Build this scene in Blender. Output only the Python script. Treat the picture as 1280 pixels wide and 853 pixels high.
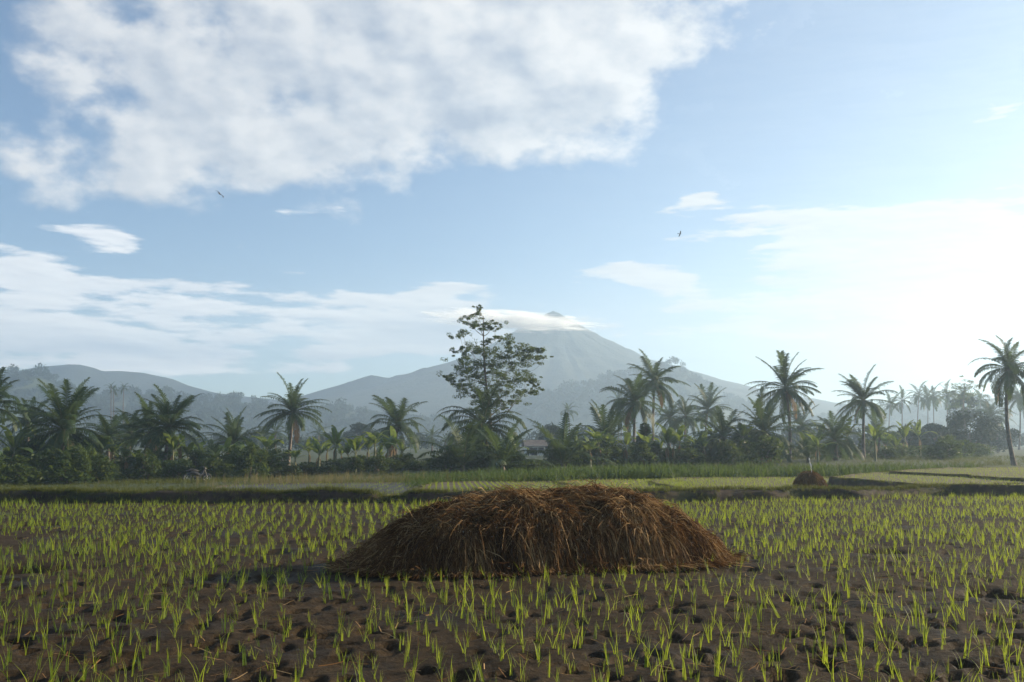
import bpy, math
import numpy as np
from mathutils import Vector, Matrix
R = math.radians
sc = bpy.context.scene
for o in list(bpy.data.objects):
    bpy.data.objects.remove(o)

# ------------------------------------------------------------------ camera
FPX, PITCH, EYE = 1244.0, R(6.12), 1.6          # focal length in pixels of a 1280 px wide frame
cam_d = bpy.data.cameras.new('camera')
cam_d.sensor_width = 36.0
cam_d.lens = 36.0 * FPX / 1280.0
cam_d.clip_start, cam_d.clip_end = 0.1, 20000.0
cam = bpy.data.objects.new('camera', cam_d)
sc.collection.objects.link(cam)
cam.location = (0, 0, EYE)
cam.rotation_euler = (R(90) + PITCH, 0, 0)
sc.camera = cam

# ------------------------------------------------------------------ light
SUN_AZ, SUN_EL = R(70), R(16)                   # azimuth clockwise from +Y (straight ahead)
SUNV = Vector((math.sin(SUN_AZ) * math.cos(SUN_EL), math.cos(SUN_AZ) * math.cos(SUN_EL), math.sin(SUN_EL)))
SUN_STRENGTH, SKY_STRENGTH, EXPOSURE = 5.0, 0.053, 1.6
sun_d = bpy.data.lights.new('sun', 'SUN')
sun_d.energy = SUN_STRENGTH
sun_d.angle = R(0.53)
sun_d.color = (1.0, 0.82, 0.57)
sun = bpy.data.objects.new('sun', sun_d)
sc.collection.objects.link(sun)
sun.rotation_euler = SUNV.to_track_quat('Z', 'Y').to_euler()
sun.location = (60, 30, 40)

vs = sc.view_settings
vs.view_transform = 'Standard'
vs.look = 'None'
vs.gamma = 1.0
vs.use_curve_mapping = False
vs.exposure = EXPOSURE
cy = sc.cycles
cy.use_denoising = True
try:
    cy.denoiser = 'OPENIMAGEDENOISE'
    cy.denoising_input_passes = 'RGB_ALBEDO_NORMAL'
except Exception:
    pass
cy.max_bounces = 6
cy.diffuse_bounces = 2
cy.glossy_bounces = 2
cy.transmission_bounces = 4
cy.transparent_max_bounces = 12
cy.volume_bounces = 2
cy.volume_max_steps = 256
cy.sample_clamp_indirect = 6.0


def ray(px, py):
    dx, dy = (px - 640.0) / FPX, (426.5 - py) / FPX
    c, s = math.cos(PITCH), math.sin(PITCH)
    return np.array([dx, c - s * dy, s + c * dy])


def at(px, py, Y):
    d = ray(px, py)
    k = Y / d[1]
    return np.array([d[0] * k, Y, EYE + d[2] * k])


def on_level(px, py, z):
    d = ray(px, py)
    k = (z - EYE) / d[2]
    return np.array([d[0] * k, d[1] * k, z])


# ------------------------------------------------------------------ sky
class NG:
    """small helper that writes node trees"""
    def __init__(self, tree):
        self.t = tree
        self.n, self.l = tree.nodes, tree.links

    def node(self, kind, **kw):
        n = self.n.new(kind)
        for k, v in kw.items():
            setattr(n, k, v)
        return n

    def put(self, sock, v):
        if isinstance(v, bpy.types.NodeSocket):
            self.l.new(v, sock)
        elif v is not None:
            sock.default_value = v

    def m(self, op, a, b=None, c=None, clamp=False):
        n = self.node('ShaderNodeMath', operation=op, use_clamp=clamp)
        for i, v in enumerate((a, b, c)):
            if v is not None:
                self.put(n.inputs[i], v)
        return n.outputs[0]

    def vm(self, op, a, b=None):
        n = self.node('ShaderNodeVectorMath', operation=op)
        self.put(n.inputs[0], a)
        if b is not None:
            self.put(n.inputs[1], b)
        return n.outputs['Value'] if op in ('DOT_PRODUCT', 'LENGTH') else n.outputs[0]

    def mix(self, f, a, b):
        n = self.node('ShaderNodeMix', data_type='RGBA')
        self.put(n.inputs[0], f)
        self.put(n.inputs[6], a)
        self.put(n.inputs[7], b)
        return n.outputs[2]

    def noise(self, vec, scale, detail=4.0, rough=0.55, dist=0.0):
        n = self.node('ShaderNodeTexNoise')
        if vec is not None:
            self.put(n.inputs['Vector'], vec)
        n.inputs['Scale'].default_value = scale
        n.inputs['Detail'].default_value = detail
        n.inputs['Roughness'].default_value = rough
        n.inputs['Distortion'].default_value = dist
        return n.outputs[0]

    def smooth(self, v, a, b, lo=0.0, hi=1.0):
        n = self.node('ShaderNodeMapRange', interpolation_type='SMOOTHSTEP')
        self.put(n.inputs[0], v)
        for i, q in ((1, a), (2, b), (3, lo), (4, hi)):
            self.put(n.inputs[i], q)
        return n.outputs[0]

    def xyz(self, x, y, z):
        n = self.node('ShaderNodeCombineXYZ')
        for i, v in enumerate((x, y, z)):
            self.put(n.inputs[i], v)
        return n.outputs[0]


def col4(c):
    return (c[0], c[1], c[2], 1.0)


def build_sky():
    w = bpy.data.worlds.new('World')
    sc.world = w
    w.use_nodes = True
    w.node_tree.nodes.clear()
    w.cycles.sampling_method = 'MANUAL'
    w.cycles.sample_map_resolution = 256
    g = NG(w.node_tree)
    sky = g.node('ShaderNodeTexSky', sky_type='NISHITA')
    sky.sun_disc = False
    sky.sun_elevation = SUN_EL
    sky.sun_rotation = SUN_AZ
    sky.altitude = 600
    sky.air_density = 1.0
    sky.dust_density = 0.35
    sky.ozone_density = 3.0
    tc = g.node('ShaderNodeTexCoord')
    d = g.vm('NORMALIZE', tc.outputs['Generated'])
    sep = g.node('ShaderNodeSeparateXYZ')
    g.l.new(d, sep.inputs[0])
    x, y, z = sep.outputs
    az = g.m('MULTIPLY', g.m('ARCTAN2', x, y), 180 / math.pi)
    el = g.m('MULTIPLY', g.m('ARCSINE', z), 180 / math.pi)
    cp = g.xyz(g.m('MULTIPLY', x, 1.0), g.m('MULTIPLY', y, 1.0), g.m('MULTIPLY', z, 1.55))
    wob = g.noise(cp, 9.0, 2.0)
    # cloud banks: centre and half size of each, as they stand in the sky (degrees per photograph pixel = k)
    k = math.degrees(1 / FPX)
    wv = g.m('SUBTRACT', wob, 0.5)
    el_big, el_thin = g.m('MULTIPLY_ADD', wv, 3.0, el), g.m('MULTIPLY_ADD', wv, 0.8, el)

    def bank(e, px, py, rx, ry, amp, tilt=0.0):
        v = ray(px, py)
        a0, e0 = math.degrees(math.atan2(v[0], v[1])), math.degrees(math.asin(v[2] / np.linalg.norm(v)))
        tt = math.tan(R(tilt))
        u = g.m('MULTIPLY_ADD', az, 1 / (rx * k), -a0 / (rx * k))
        q = g.m('MULTIPLY_ADD', e, 1 / (ry * k), (-e0 + a0 * tt) / (ry * k))
        if tilt:
            q = g.m('MULTIPLY_ADD', az, -tt / (ry * k), q)
        return g.m('MULTIPLY', g.m('POWER', 0.4066, g.m('MULTIPLY_ADD', u, u, g.m('MULTIPLY', q, q))), amp)

    def total(e, banks):
        s = None
        for b in banks:
            v = bank(e, *b)
            s = v if s is None else g.m('ADD', s, v)
        return s
    cover = total(el_big, [
        (450, 95, 270, 100, 0.95, -4), (700, 95, 160, 80, 0.95, 12), (300, 190, 200, 50, 0.62, -6),
        (90, 210, 170, 40, 0.62, 0), (110, 50, 170, 70, 0.48, -15), (600, -40, 420, 90, 0.8, 0),
        (380, -90, 300, 60, 0.6, 0),
    ])
    streak = total(el_thin, [
        (330, 388, 300, 40, 0.62, 1), (35, 350, 85, 30, 0.75, -5), (120, 296, 75, 15, 0.75, -7),
        (200, 438, 260, 24, 0.62, 0), (560, 415, 120, 30, 0.75, 0), (540, 369, 48, 8, 0.7, 6),
        (1060, 290, 190, 42, 0.72, -3), (800, 346, 78, 18, 0.95, -4), (1000, 396, 270, 30, 0.65, 2),
        (1230, 300, 170, 90, 0.42, 0), (878, 248, 28, 10, 0.75, 0), (1120, 345, 130, 26, 0.55, 0),
        (60, 415, 120, 18, 0.7, -6), (1270, 130, 60, 14, 0.5, 10), (385, 262, 70, 7, 0.45, 2),
        (160, 462, 320, 9, 0.5, 0),
    ])
    grey = total(el_thin, [(210, 440, 260, 14, 0.9, 0), (300, 346, 110, 14, 0.8, 0), (560, 414, 110, 20, 1.0, 0),
                  (1010, 344, 60, 12, 0.55, 0), (870, 404, 130, 8, 0.5, 2), (330, 70, 300, 80, 0.42, 0), (560, 140, 200, 40, 0.25, 0),
                  (1260, 340, 50, 12, 0.4, 6)])
    # beyond the frame the same broken deck goes on
    out1 = g.smooth(g.m('ABSOLUTE', az), 30.0, 46.0)
    out2 = g.smooth(el, 27.0, 36.0)
    out = g.m('MAXIMUM', out1, out2)
    deck = g.m('MULTIPLY', g.smooth(g.noise(cp, 3.0, 2.0), 0.45, 0.65), 0.7)
    cover = g.m('ADD', cover, g.m('MULTIPLY', out, deck))
    n1 = g.noise(cp, 12.0, 7.0, 0.58, 0.0)
    n1s = g.noise(g.vm('ADD', cp, (0.012, 0.005, 0.016)), 12.0, 3.0, 0.55, 0.0)
    # streaky low clouds: noise stretched along the horizon
    sp = g.xyz(g.m('MULTIPLY', az, 0.24), g.m('MULTIPLY', el, 1.15), 3.7)
    n2 = g.noise(sp, 1.0, 6.0, 0.55, 0.0)
    n2s = g.noise(g.vm('ADD', sp, (0.05, 0.16, 0.0)), 1.0, 2.0, 0.5, 0.0)
    d1 = g.smooth(g.m('ADD', g.m('MULTIPLY', cover, 0.62), g.m('MULTIPLY', g.m('SUBTRACT', n1, 0.5), 1.35)), 0.19, 0.54)
    d2 = g.smooth(g.m('ADD', g.m('MULTIPLY', streak, 0.80), g.m('MULTIPLY', g.m('SUBTRACT', n2, 0.5), 1.5)), 0.30, 0.56)
    # a thin veil of high cirrus, thickest on the sunward side
    veil = total(el_thin, [(1330, 150, 480, 400, 0.30), (1000, 420, 700, 60, 0.35)])
    veil = g.m('MULTIPLY', g.m('MINIMUM', veil, 0.75), g.m('MULTIPLY_ADD', n1, 0.5, 0.75))
    dens = g.m('MAXIMUM', g.m('MAXIMUM', d1, d2), veil)
    high = g.m('GREATER_THAN', d1, d2)
    lit1, lit2 = g.m('MULTIPLY', g.m('SUBTRACT', n1, n1s), 2.6), g.m('MULTIPLY', g.m('SUBTRACT', n2, n2s), 1.6)
    lit = g.m('ADD', g.m('MULTIPLY', lit1, high), g.m('MULTIPLY', lit2, g.m('SUBTRACT', 1.0, high)))
    shade = g.m('ADD', 0.68, lit, clamp=True)
    shade = g.m('SUBTRACT', shade, g.m('MULTIPLY', grey, 0.60), clamp=True)
    sun_dot = g.m('MAXIMUM', g.vm('DOT_PRODUCT', d, tuple(SUNV)), 0.0)
    glow = g.m('ADD', 0.86, g.m('MULTIPLY', g.m('POWER', sun_dot, 4.0), 0.15))
    shade = g.m('ADD', shade, g.m('MULTIPLY', g.m('SUBTRACT', 1.0, high), 0.18), clamp=True)
    ccol = g.mix(shade, (3.1, 3.55, 4.3, 1), (7.0, 6.9, 6.75, 1))
    low = g.m('SUBTRACT', 1.0, high)
    glow = g.m('MULTIPLY', glow, g.m('MULTIPLY_ADD', low, g.m('MULTIPLY_ADD', sun_dot, -0.75, 0.28), 1.0))
    ccol = g.vm('SCALE', ccol)
    ccol.node.inputs['Scale'].default_value = 1.0
    g.l.new(glow, ccol.node.inputs['Scale'])
    fin = g.mix(g.m('MULTIPLY', dens, 0.93), sky.outputs[0], ccol)
    bg = g.node('ShaderNodeBackground')
    g.l.new(fin, bg.inputs[0])
    bg.inputs[1].default_value = SKY_STRENGTH
    out_n = g.node('ShaderNodeOutputWorld')
    g.l.new(bg.outputs[0], out_n.inputs[0])


build_sky()

# ------------------------------------------------------------------ numeric helpers
def rng(seed):
    return np.random.default_rng(seed)


def hash2(ix, iy, seed):
    h = (ix.astype(np.int64) * 374761393 + iy.astype(np.int64) * 668265263 + seed * 974634721) & 0xFFFFFFFF
    h = ((h ^ (h >> 13)) * 1274126177) & 0xFFFFFFFF
    return ((h ^ (h >> 16)) & 0xFFFF) / 65535.0


def vnoise(x, y, seed=0):
    x, y = np.asarray(x, float), np.asarray(y, float)
    ix, iy = np.floor(x), np.floor(y)
    fx, fy = x - ix, y - iy
    fx, fy = fx * fx * (3 - 2 * fx), fy * fy * (3 - 2 * fy)
    a, b = hash2(ix, iy, seed), hash2(ix + 1, iy, seed)
    c, d = hash2(ix, iy + 1, seed), hash2(ix + 1, iy + 1, seed)
    return (a + (b - a) * fx) * (1 - fy) + (c + (d - c) * fx) * fy


def fbm(x, y, seed=0, oct=4, gain=0.5):
    s, a, t = 0.0, 1.0, 0.0
    for k in range(oct):
        s = s + a * vnoise(np.asarray(x) * 2 ** k + 17.3 * k, np.asarray(y) * 2 ** k - 9.1 * k, seed + k)
        t += a
        a *= gain
    return s / t


def sstep(a, b, v):
    t = np.clip((v - a) / (b - a), 0, 1)
    return t * t * (3 - 2 * t)


class MB:
    """collects vertices and faces, links them as one mesh"""
    def __init__(self):
        self.v, self.f, self.n, self.mi, self.tone = [], [], 0, [], []

    def add(self, V, F, mat=0, tone=0.5):
        V, F = np.asarray(V, float).reshape(-1, 3), np.asarray(F, int)
        if len(F) == 0:
            return
        self.v.append(V)
        self.f.append(F + self.n)
        self.mi.append(np.full(len(F), mat))
        self.tone.append(np.broadcast_to(np.asarray(tone, float), (len(V),)))
        self.n += len(V)

    def strips(self, P, W, mat=0, tone=0.5):
        """n ribbons: P (n,k,3) centre lines, W (n,k,3) half-width vectors"""
        n, k, _ = P.shape
        V = np.stack([P - W, P + W], 2).reshape(-1, 3)
        b = (np.arange(n) * k * 2)[:, None] + (np.arange(k - 1) * 2)[None]
        F = np.stack([b, b + 1, b + 3, b + 2], -1).reshape(-1, 4)
        tone = np.asarray(tone, float)
        if tone.ndim == 1:
            tone = np.repeat(tone, k * 2)
        self.add(V, F, mat, tone)

    def tube(self, pts, rad, sides=8, mat=0, cap=True, tone=0.5):
        pts, rad = np.asarray(pts, float), np.asarray(rad, float)
        k = len(pts)
        T = np.gradient(pts, axis=0)
        T /= np.linalg.norm(T, axis=1)[:, None] + 1e-9
        ref = np.array([0, 0, 1.0]) if abs(T[0, 2]) < 0.9 else np.array([1.0, 0, 0])
        A = np.cross(T, ref)
        A /= np.linalg.norm(A, axis=1)[:, None] + 1e-9
        B = np.cross(T, A)
        th = np.arange(sides) * 2 * np.pi / sides
        V = pts[:, None] + rad[:, None, None] * (np.cos(th)[None, :, None] * A[:, None] + np.sin(th)[None, :, None] * B[:, None])
        i, j = np.meshgrid(np.arange(k - 1), np.arange(sides), indexing='ij')
        j2 = (j + 1) % sides
        F = np.stack([i * sides + j, i * sides + j2, (i + 1) * sides + j2, (i + 1) * sides + j], -1).reshape(-1, 4)
        V = V.reshape(-1, 3)
        self.add(V, F, mat, tone)
        if cap:
            for e, base in ((0, 0), (k - 1, (k - 1) * sides)):
                c = pts[e]
                Vc = np.vstack([V[base:base + sides], c[None]])
                Fc = np.array([[q, (q + 1) % sides, sides] for q in range(sides)])
                if e == 0:
                    Fc = Fc[:, ::-1]
                self.add(Vc, np.hstack([Fc, Fc[:, 2:3]]), mat, tone)

    def box(self, c, s, mat=0, rot=None):
        q = np.array([[x, y, z] for x in (-.5, .5) for y in (-.5, .5) for z in (-.5, .5)]) * np.asarray(s, float)
        if rot is not None:
            q = q @ np.asarray(rot.to_3x3()).T
        self.add(q + np.asarray(c, float), [[0, 1, 3, 2], [4, 6, 7, 5], [0, 4, 5, 1], [2, 3, 7, 6], [0, 2, 6, 4], [1, 5, 7, 3]], mat)

    def grid(self, X, Y, Z, mat=0):
        r, c = X.shape
        V = np.stack([X, Y, Z], -1).reshape(-1, 3)
        i, j = np.meshgrid(np.arange(r - 1), np.arange(c - 1), indexing='ij')
        a = i * c + j
        self.add(V, np.stack([a, a + 1, a + c + 1, a + c], -1).reshape(-1, 4), mat)

    def mesh(self, name, mats, smooth=False):
        V = np.concatenate(self.v).astype(np.float32)
        F = np.concatenate(self.f)
        mi = np.concatenate(self.mi)
        tone = np.concatenate(self.tone).astype(np.float32)
        tri = F[:, 2] == F[:, 3]
        sizes = np.where(tri, 3, 4)
        starts = np.concatenate([[0], np.cumsum(sizes)[:-1]])
        keep = np.ones(F.shape, bool)
        keep[tri, 3] = False
        loops = F[keep]
        me = bpy.data.meshes.new(name)
        me.vertices.add(len(V))
        me.vertices.foreach_set('co', V.ravel())
        me.loops.add(len(loops))
        me.loops.foreach_set('vertex_index', loops.astype(np.int32))
        me.polygons.add(len(F))
        me.polygons.foreach_set('loop_start', starts.astype(np.int32))
        me.polygons.foreach_set('loop_total', sizes.astype(np.int32))
        me.polygons.foreach_set('material_index', mi.astype(np.int32))
        me.polygons.foreach_set('use_smooth', np.full(len(F), bool(smooth)))
        a = me.attributes.new('tone', 'FLOAT', 'POINT')
        a.data.foreach_set('value', tone)
        for m in (mats if isinstance(mats, (list, tuple)) else [mats]):
            me.materials.append(m)
        me.update(calc_edges=True)
        me.validate()
        return me


def link(name, me, parent=None, loc=None, rot=None, scale=None):
    o = bpy.data.objects.new(name, me)
    sc.collection.objects.link(o)
    if parent is not None:
        o.parent = parent
    if loc is not None:
        o.location = tuple(float(q) for q in loc)
    if rot is not None:
        o.rotation_euler = rot
    if scale is not None:
        o.scale = (scale,) * 3 if np.isscalar(scale) else scale
    return o


def tag(o, label=None, cat=None, group=None, kind=None):
    for k, v in (('label', label), ('category', cat), ('group', group), ('kind', kind)):
        if v:
            o[k] = v
    return o


def thing(name, label, cat, loc, rz=0.0, group=None):
    o = link(name, None, None, loc, (0, 0, rz))
    o.empty_display_size = 0.2
    return tag(o, label, cat, group)


# ------------------------------------------------------------------ materials
def new_mat(name):
    m = bpy.data.materials.new(name)
    m.use_nodes = True
    m.node_tree.nodes.clear()
    return m, NG(m.node_tree)


def finish(g, shader):
    o = g.node('ShaderNodeOutputMaterial')
    g.l.new(shader, o.inputs['Surface'])


def principled(g, color, rough=0.8, spec=0.3, bump=None, bump_s=0.3, bump_d=0.02):
    p = g.node('ShaderNodeBsdfPrincipled')
    g.put(p.inputs['Base Color'], color)
    g.put(p.inputs['Roughness'], rough)
    p.inputs['Specular IOR Level'].default_value = spec
    if bump is not None:
        b = g.node('ShaderNodeBump')
        b.inputs['Strength'].default_value = bump_s
        b.inputs['Distance'].default_value = bump_d
        g.l.new(bump, b.inputs['Height'])
        g.l.new(b.outputs[0], p.inputs['Normal'])
    return p.outputs[0]


def soil_mat(name, a, b, scale=3.0, rough=0.85, bump=0.4, bump_d=0.02, moss=None, spec=0.25):
    m, g = new_mat(name)
    geo = g.node('ShaderNodeNewGeometry').outputs['Position']
    n = g.noise(geo, scale, 6.0, 0.6)
    c = g.mix(g.smooth(n, 0.33, 0.68), col4(a), col4(b))
    if moss:
        n3 = g.noise(geo, scale * 0.35, 4.0, 0.6)
        c = g.mix(g.m('MULTIPLY', g.smooth(n3, 0.45, 0.65), 0.8), c, col4(moss))
    n2 = g.noise(geo, scale * 9, 4.0, 0.65)
    finish(g, principled(g, c, rough, spec, g.m('ADD', n2, g.m('MULTIPLY', n, 1.5)), bump, bump_d))
    return m


def leaf_mat(name, a, b, trans=0.4, tcol=None, rough=0.6, spec=0.12, patch=0.6):
    """leaf tissue: reflects and lets light through; 'tone' varies from blade to blade"""
    m, g = new_mat(name)
    at_n = g.node('ShaderNodeAttribute', attribute_name='tone')
    oi = g.node('ShaderNodeObjectInfo').outputs['Random']
    geo = g.node('ShaderNodeNewGeometry').outputs['Position']
    f = g.m('ADD', g.m('MULTIPLY', at_n.outputs['Fac'], 0.7), g.m('MULTIPLY', oi, 0.3), clamp=True)
    f = g.m('ADD', f, g.m('MULTIPLY', g.m('SUBTRACT', g.noise(geo, patch, 2.0), 0.5), 0.8), clamp=True)
    c = g.mix(f, col4(a), col4(b))
    p = principled(g, c, rough, spec)
    t = g.node('ShaderNodeBsdfTranslucent')
    if tcol:
        g.l.new(g.mix(0.65, c, col4(tcol)), t.inputs[0])
    else:
        g.l.new(c, t.inputs[0])
    mx = g.node('ShaderNodeMixShader')
    mx.inputs[0].default_value = trans
    g.l.new(p, mx.inputs[1])
    g.l.new(t.outputs[0], mx.inputs[2])
    finish(g, mx.outputs[0])
    return m


def plain_mat(name, color, rough=0.6, spec=0.4, metal=0.0, var=0.15, scale=4.0):
    m, g = new_mat(name)
    geo = g.node('ShaderNodeNewGeometry').outputs['Position']
    n = g.noise(geo, scale, 4.0, 0.6)
    c = g.mix(n, col4([q * (1 - var) for q in color]), col4([min(1, q * (1 + var)) for q in color]))
    s = principled(g, c, rough, spec)
    s.node.inputs['Metallic'].default_value = metal
    finish(g, s)
    return m


def mud_mat():
    m, g = new_mat('paddy_mud')
    geo = g.node('ShaderNodeNewGeometry').outputs['Position']
    n = g.noise(geo, 1.1, 5.0, 0.6)
    nf = g.noise(geo, 14.0, 6.0, 0.65)
    c = g.mix(g.smooth(n, 0.3, 0.7), (0.020, 0.0132, 0.0068, 1), (0.040, 0.0268, 0.0136, 1))
    c = g.mix(g.m('MULTIPLY', g.smooth(nf, 0.45, 0.75), 0.5), c, (0.066, 0.046, 0.024, 1))
    wet = g.smooth(g.noise(geo, 0.7, 4.0, 0.6), 0.48, 0.66)
    c = g.mix(g.m('MULTIPLY', wet, 0.45), c, (0.013, 0.009, 0.005, 1))
    rough = g.m('SUBTRACT', 0.86, g.m('MULTIPLY', wet, 0.22))
    vor = g.noise(geo, 38.0, 4.0, 0.7)
    h = g.m('ADD', g.m('MULTIPLY', nf, 1.0), g.m('MULTIPLY', vor, 0.45))
    finish(g, principled(g, c, rough, 0.08, h, 0.8, 0.03))
    return m


def water_mat():
    m, g = new_mat('muddy_water')
    geo = g.node('ShaderNodeNewGeometry').outputs['Position']
    n = g.noise(geo, 6.0, 3.0, 0.5)
    finish(g, principled(g, (0.05, 0.042, 0.034, 1), 0.06, 0.5, n, 0.05, 0.01))
    return m


M = {
    'mud': mud_mat(),
    'water': water_mat(),
    'soil': soil_mat('bank_soil', (0.026, 0.019, 0.014), (0.060, 0.042, 0.030), 2.5, moss=(0.025, 0.034, 0.012)),
    'bank': soil_mat('terrace_bank', (0.050, 0.036, 0.025), (0.095, 0.068, 0.046), 3.5, moss=(0.05, 0.055, 0.022)),
    'ground': soil_mat('field_ground', (0.030, 0.040, 0.016), (0.055, 0.068, 0.025), 0.35, moss=(0.035, 0.055, 0.016), bump=0.6, bump_d=0.15),
    'terrace': soil_mat('terrace_mud', (0.055, 0.043, 0.026), (0.095, 0.074, 0.043), 0.9, moss=(0.060, 0.066, 0.026), bump=0.4, bump_d=0.05),
    'wet_terrace': soil_mat('wet_terrace_mud', (0.022, 0.021, 0.016), (0.040, 0.038, 0.028), 0.8, rough=0.6, bump=0.4, bump_d=0.03, spec=0.15),
    'hill': soil_mat('hill_scrub', (0.030, 0.040, 0.020), (0.055, 0.065, 0.032), 0.05, moss=(0.03, 0.045, 0.02), bump=0.6, bump_d=2.0),
    'rock': soil_mat('mountain_slope', (0.024, 0.034, 0.028), (0.036, 0.046, 0.038), 0.03, bump=0.8, bump_d=3.0),
    'rice': leaf_mat('rice_blade', (0.056, 0.108, 0.015), (0.108, 0.160, 0.021), 0.56, (0.33, 0.40, 0.03), 0.5, 0.2),
    'grass': leaf_mat('bank_grass', (0.030, 0.048, 0.012), (0.075, 0.084, 0.024), 0.4, (0.13, 0.14, 0.025), 0.6),
    'dry_grass': leaf_mat('dry_grass', (0.11, 0.10, 0.045), (0.19, 0.16, 0.075), 0.35, None, 0.7),
    'frond': leaf_mat('palm_leaflets', (0.014, 0.034, 0.012), (0.038, 0.066, 0.019), 0.32, (0.11, 0.16, 0.035), 0.55, 0.2),
    'dry_frond': leaf_mat('dry_palm_leaflets', (0.12, 0.075, 0.035), (0.20, 0.13, 0.06), 0.25, None, 0.7),
    'rachis': plain_mat('palm_midrib', (0.08, 0.085, 0.035), 0.8, 0.1),
    'trunk': soil_mat('palm_bark', (0.075, 0.062, 0.050), (0.17, 0.14, 0.11), 2.5, bump=0.6, bump_d=0.03),
    'bark': soil_mat('tree_bark', (0.07, 0.06, 0.048), (0.16, 0.135, 0.105), 3.0, bump=0.5, bump_d=0.02),
    'coconut': plain_mat('coconut_husk', (0.13, 0.11, 0.04), 0.5),
    'banana': leaf_mat('banana_leaf', (0.040, 0.085, 0.020), (0.085, 0.135, 0.030), 0.45, (0.22, 0.28, 0.04), 0.5, 0.3),
    'banana_stem': plain_mat('banana_stem', (0.11, 0.12, 0.05), 0.6, var=0.35),
    'shrub': leaf_mat('shrub_leaf', (0.015, 0.032, 0.010), (0.045, 0.072, 0.018), 0.35, (0.14, 0.19, 0.035), 0.5),
    'tree': leaf_mat('feathery_tree_leaf', (0.034, 0.062, 0.020), (0.080, 0.120, 0.034), 0.42, (0.15, 0.19, 0.05), 0.5),
    'forest': leaf_mat('forest_leaf', (0.016, 0.028, 0.013), (0.040, 0.058, 0.022), 0.10, None, 0.8, patch=0.05),
    'crop': leaf_mat('crop_leaf', (0.020, 0.046, 0.013), (0.046, 0.082, 0.019), 0.38, (0.12, 0.17, 0.03), 0.6, 0.12),
    'straw_core': soil_mat('packed_straw', (0.015, 0.009, 0.005), (0.035, 0.020, 0.010), 7.0, bump=0.8, bump_d=0.05),
    'wall': plain_mat('limewashed_wall', (0.55, 0.56, 0.55), 0.85, var=0.1, scale=1.5),
    'roof': soil_mat('clay_roof', (0.10, 0.085, 0.075), (0.17, 0.14, 0.12), 2.0),
    'dark': plain_mat('dark_opening', (0.03, 0.03, 0.035), 0.5),
    'black': plain_mat('black_paint', (0.015, 0.016, 0.018), 0.35, 0.5),
    'rubber': plain_mat('rubber', (0.02, 0.02, 0.02), 0.8),
    'metal': plain_mat('steel', (0.45, 0.46, 0.48), 0.3, 0.5, 0.9),
    'stake': plain_mat('white_plastic', (0.72, 0.70, 0.66), 0.55),
    'feather': plain_mat('dark_feathers', (0.02, 0.018, 0.016), 0.7),
}


def straw_mat():
    m, g = new_mat('rice_straw')
    a = g.node('ShaderNodeAttribute', attribute_name='tone').outputs['Fac']
    geo = g.node('ShaderNodeNewGeometry').outputs['Position']
    f = g.m('ADD', a, g.m('MULTIPLY', g.m('SUBTRACT', g.noise(geo, 2.0, 3.0), 0.5), 0.5), clamp=True)
    r = g.node('ShaderNodeValToRGB')
    g.l.new(f, r.inputs[0])
    e = r.color_ramp.elements
    e[0].position, e[0].color = 0.0, (0.040, 0.021, 0.010, 1)
    e[1].position, e[1].color = 1.0, (0.36, 0.245, 0.12, 1)
    k = e.new(0.55)
    k.color = (0.142, 0.072, 0.027, 1)
    p = principled(g, r.outputs[0], 0.8, 0.08)
    t = g.node('ShaderNodeBsdfTranslucent')
    g.l.new(r.outputs[0], t.inputs[0])
    mx = g.node('ShaderNodeMixShader')
    mx.inputs[0].default_value = 0.22
    g.l.new(p, mx.inputs[1])
    g.l.new(t.outputs[0], mx.inputs[2])
    finish(g, mx.outputs[0])
    return m


M['straw'] = straw_mat()

# ------------------------------------------------------------------ the lie of the land
CTRL = [  # image column, distance, height of the ground there
    (-200, 33, -.25), (200, 33, -.25), (640, 33, -.2), (900, 33, -.15), (1500, 33, -.1),
    (-200, 52, -.5), (0, 52, -.5), (200, 52, -.5), (400, 52, -.35), (640, 52, -.2), (900, 52, -.15), (1200, 52, -.1), (1500, 52, -.1),
    (-300, 85, -1.1), (0, 85, -1.1), (200, 85, -1.0), (365, 105, -.45), (500, 100, -.2), (640, 90, -.05), (757, 100, -.3),
    (900, 110, .2), (985, 110, .4), (1080, 110, .4), (1267, 85, 0.0), (1500, 85, .1),
    (-300, 170, .3), (200, 170, .3), (640, 170, .3), (1080, 170, .6), (1500, 170, .6),
    (-300, 260, 1.0), (200, 260, 1.0), (640, 260, .9), (1080, 260, 1.2), (1500, 260, 1.2),
    (-300, 420, 2.2), (200, 420, 2.2), (640, 420, 1.8), (1080, 420, 2.2), (1500, 420, 2.2),
    (-300, 800, 3.5), (640, 800, 3.0), (1500, 800, 3.5),
]
_cu = np.array([(c[0] - 640) / FPX for c in CTRL])
_cv = np.array([math.log(c[1]) for c in CTRL])
_cz = np.array([c[2] for c in CTRL])


def ground_z(x, y):
    x, y = np.asarray(x, float), np.asarray(y, float)
    r = np.maximum(np.hypot(x, y), 1.0)
    u = np.clip(np.arctan2(x, y), -0.75, 0.75)
    v = np.clip(np.log(r), math.log(33), math.log(800))
    d2 = ((u[..., None] - _cu) * 1.6) ** 2 + ((v[..., None] - _cv) * 1.3) ** 2 + 0.002
    w = d2 ** -2.0
    z = (w * _cz).sum(-1) / w.sum(-1)
    near = sstep(33, 30, r)
    return z * (1 - near) + (-0.45) * near


def bund_y(x):
    x = np.asarray(x, float)
    base = np.interp(x, [-40, -20, 0, 4, 8, 12, 16, 25, 45], [29.6, 29.5, 29.3, 29.7, 30.9, 32.6, 34.6, 38.5, 44])
    return base + 0.35 * (fbm(x * 0.35, x * 0 + 3.1, 5, 3) - 0.5) * 2


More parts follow.
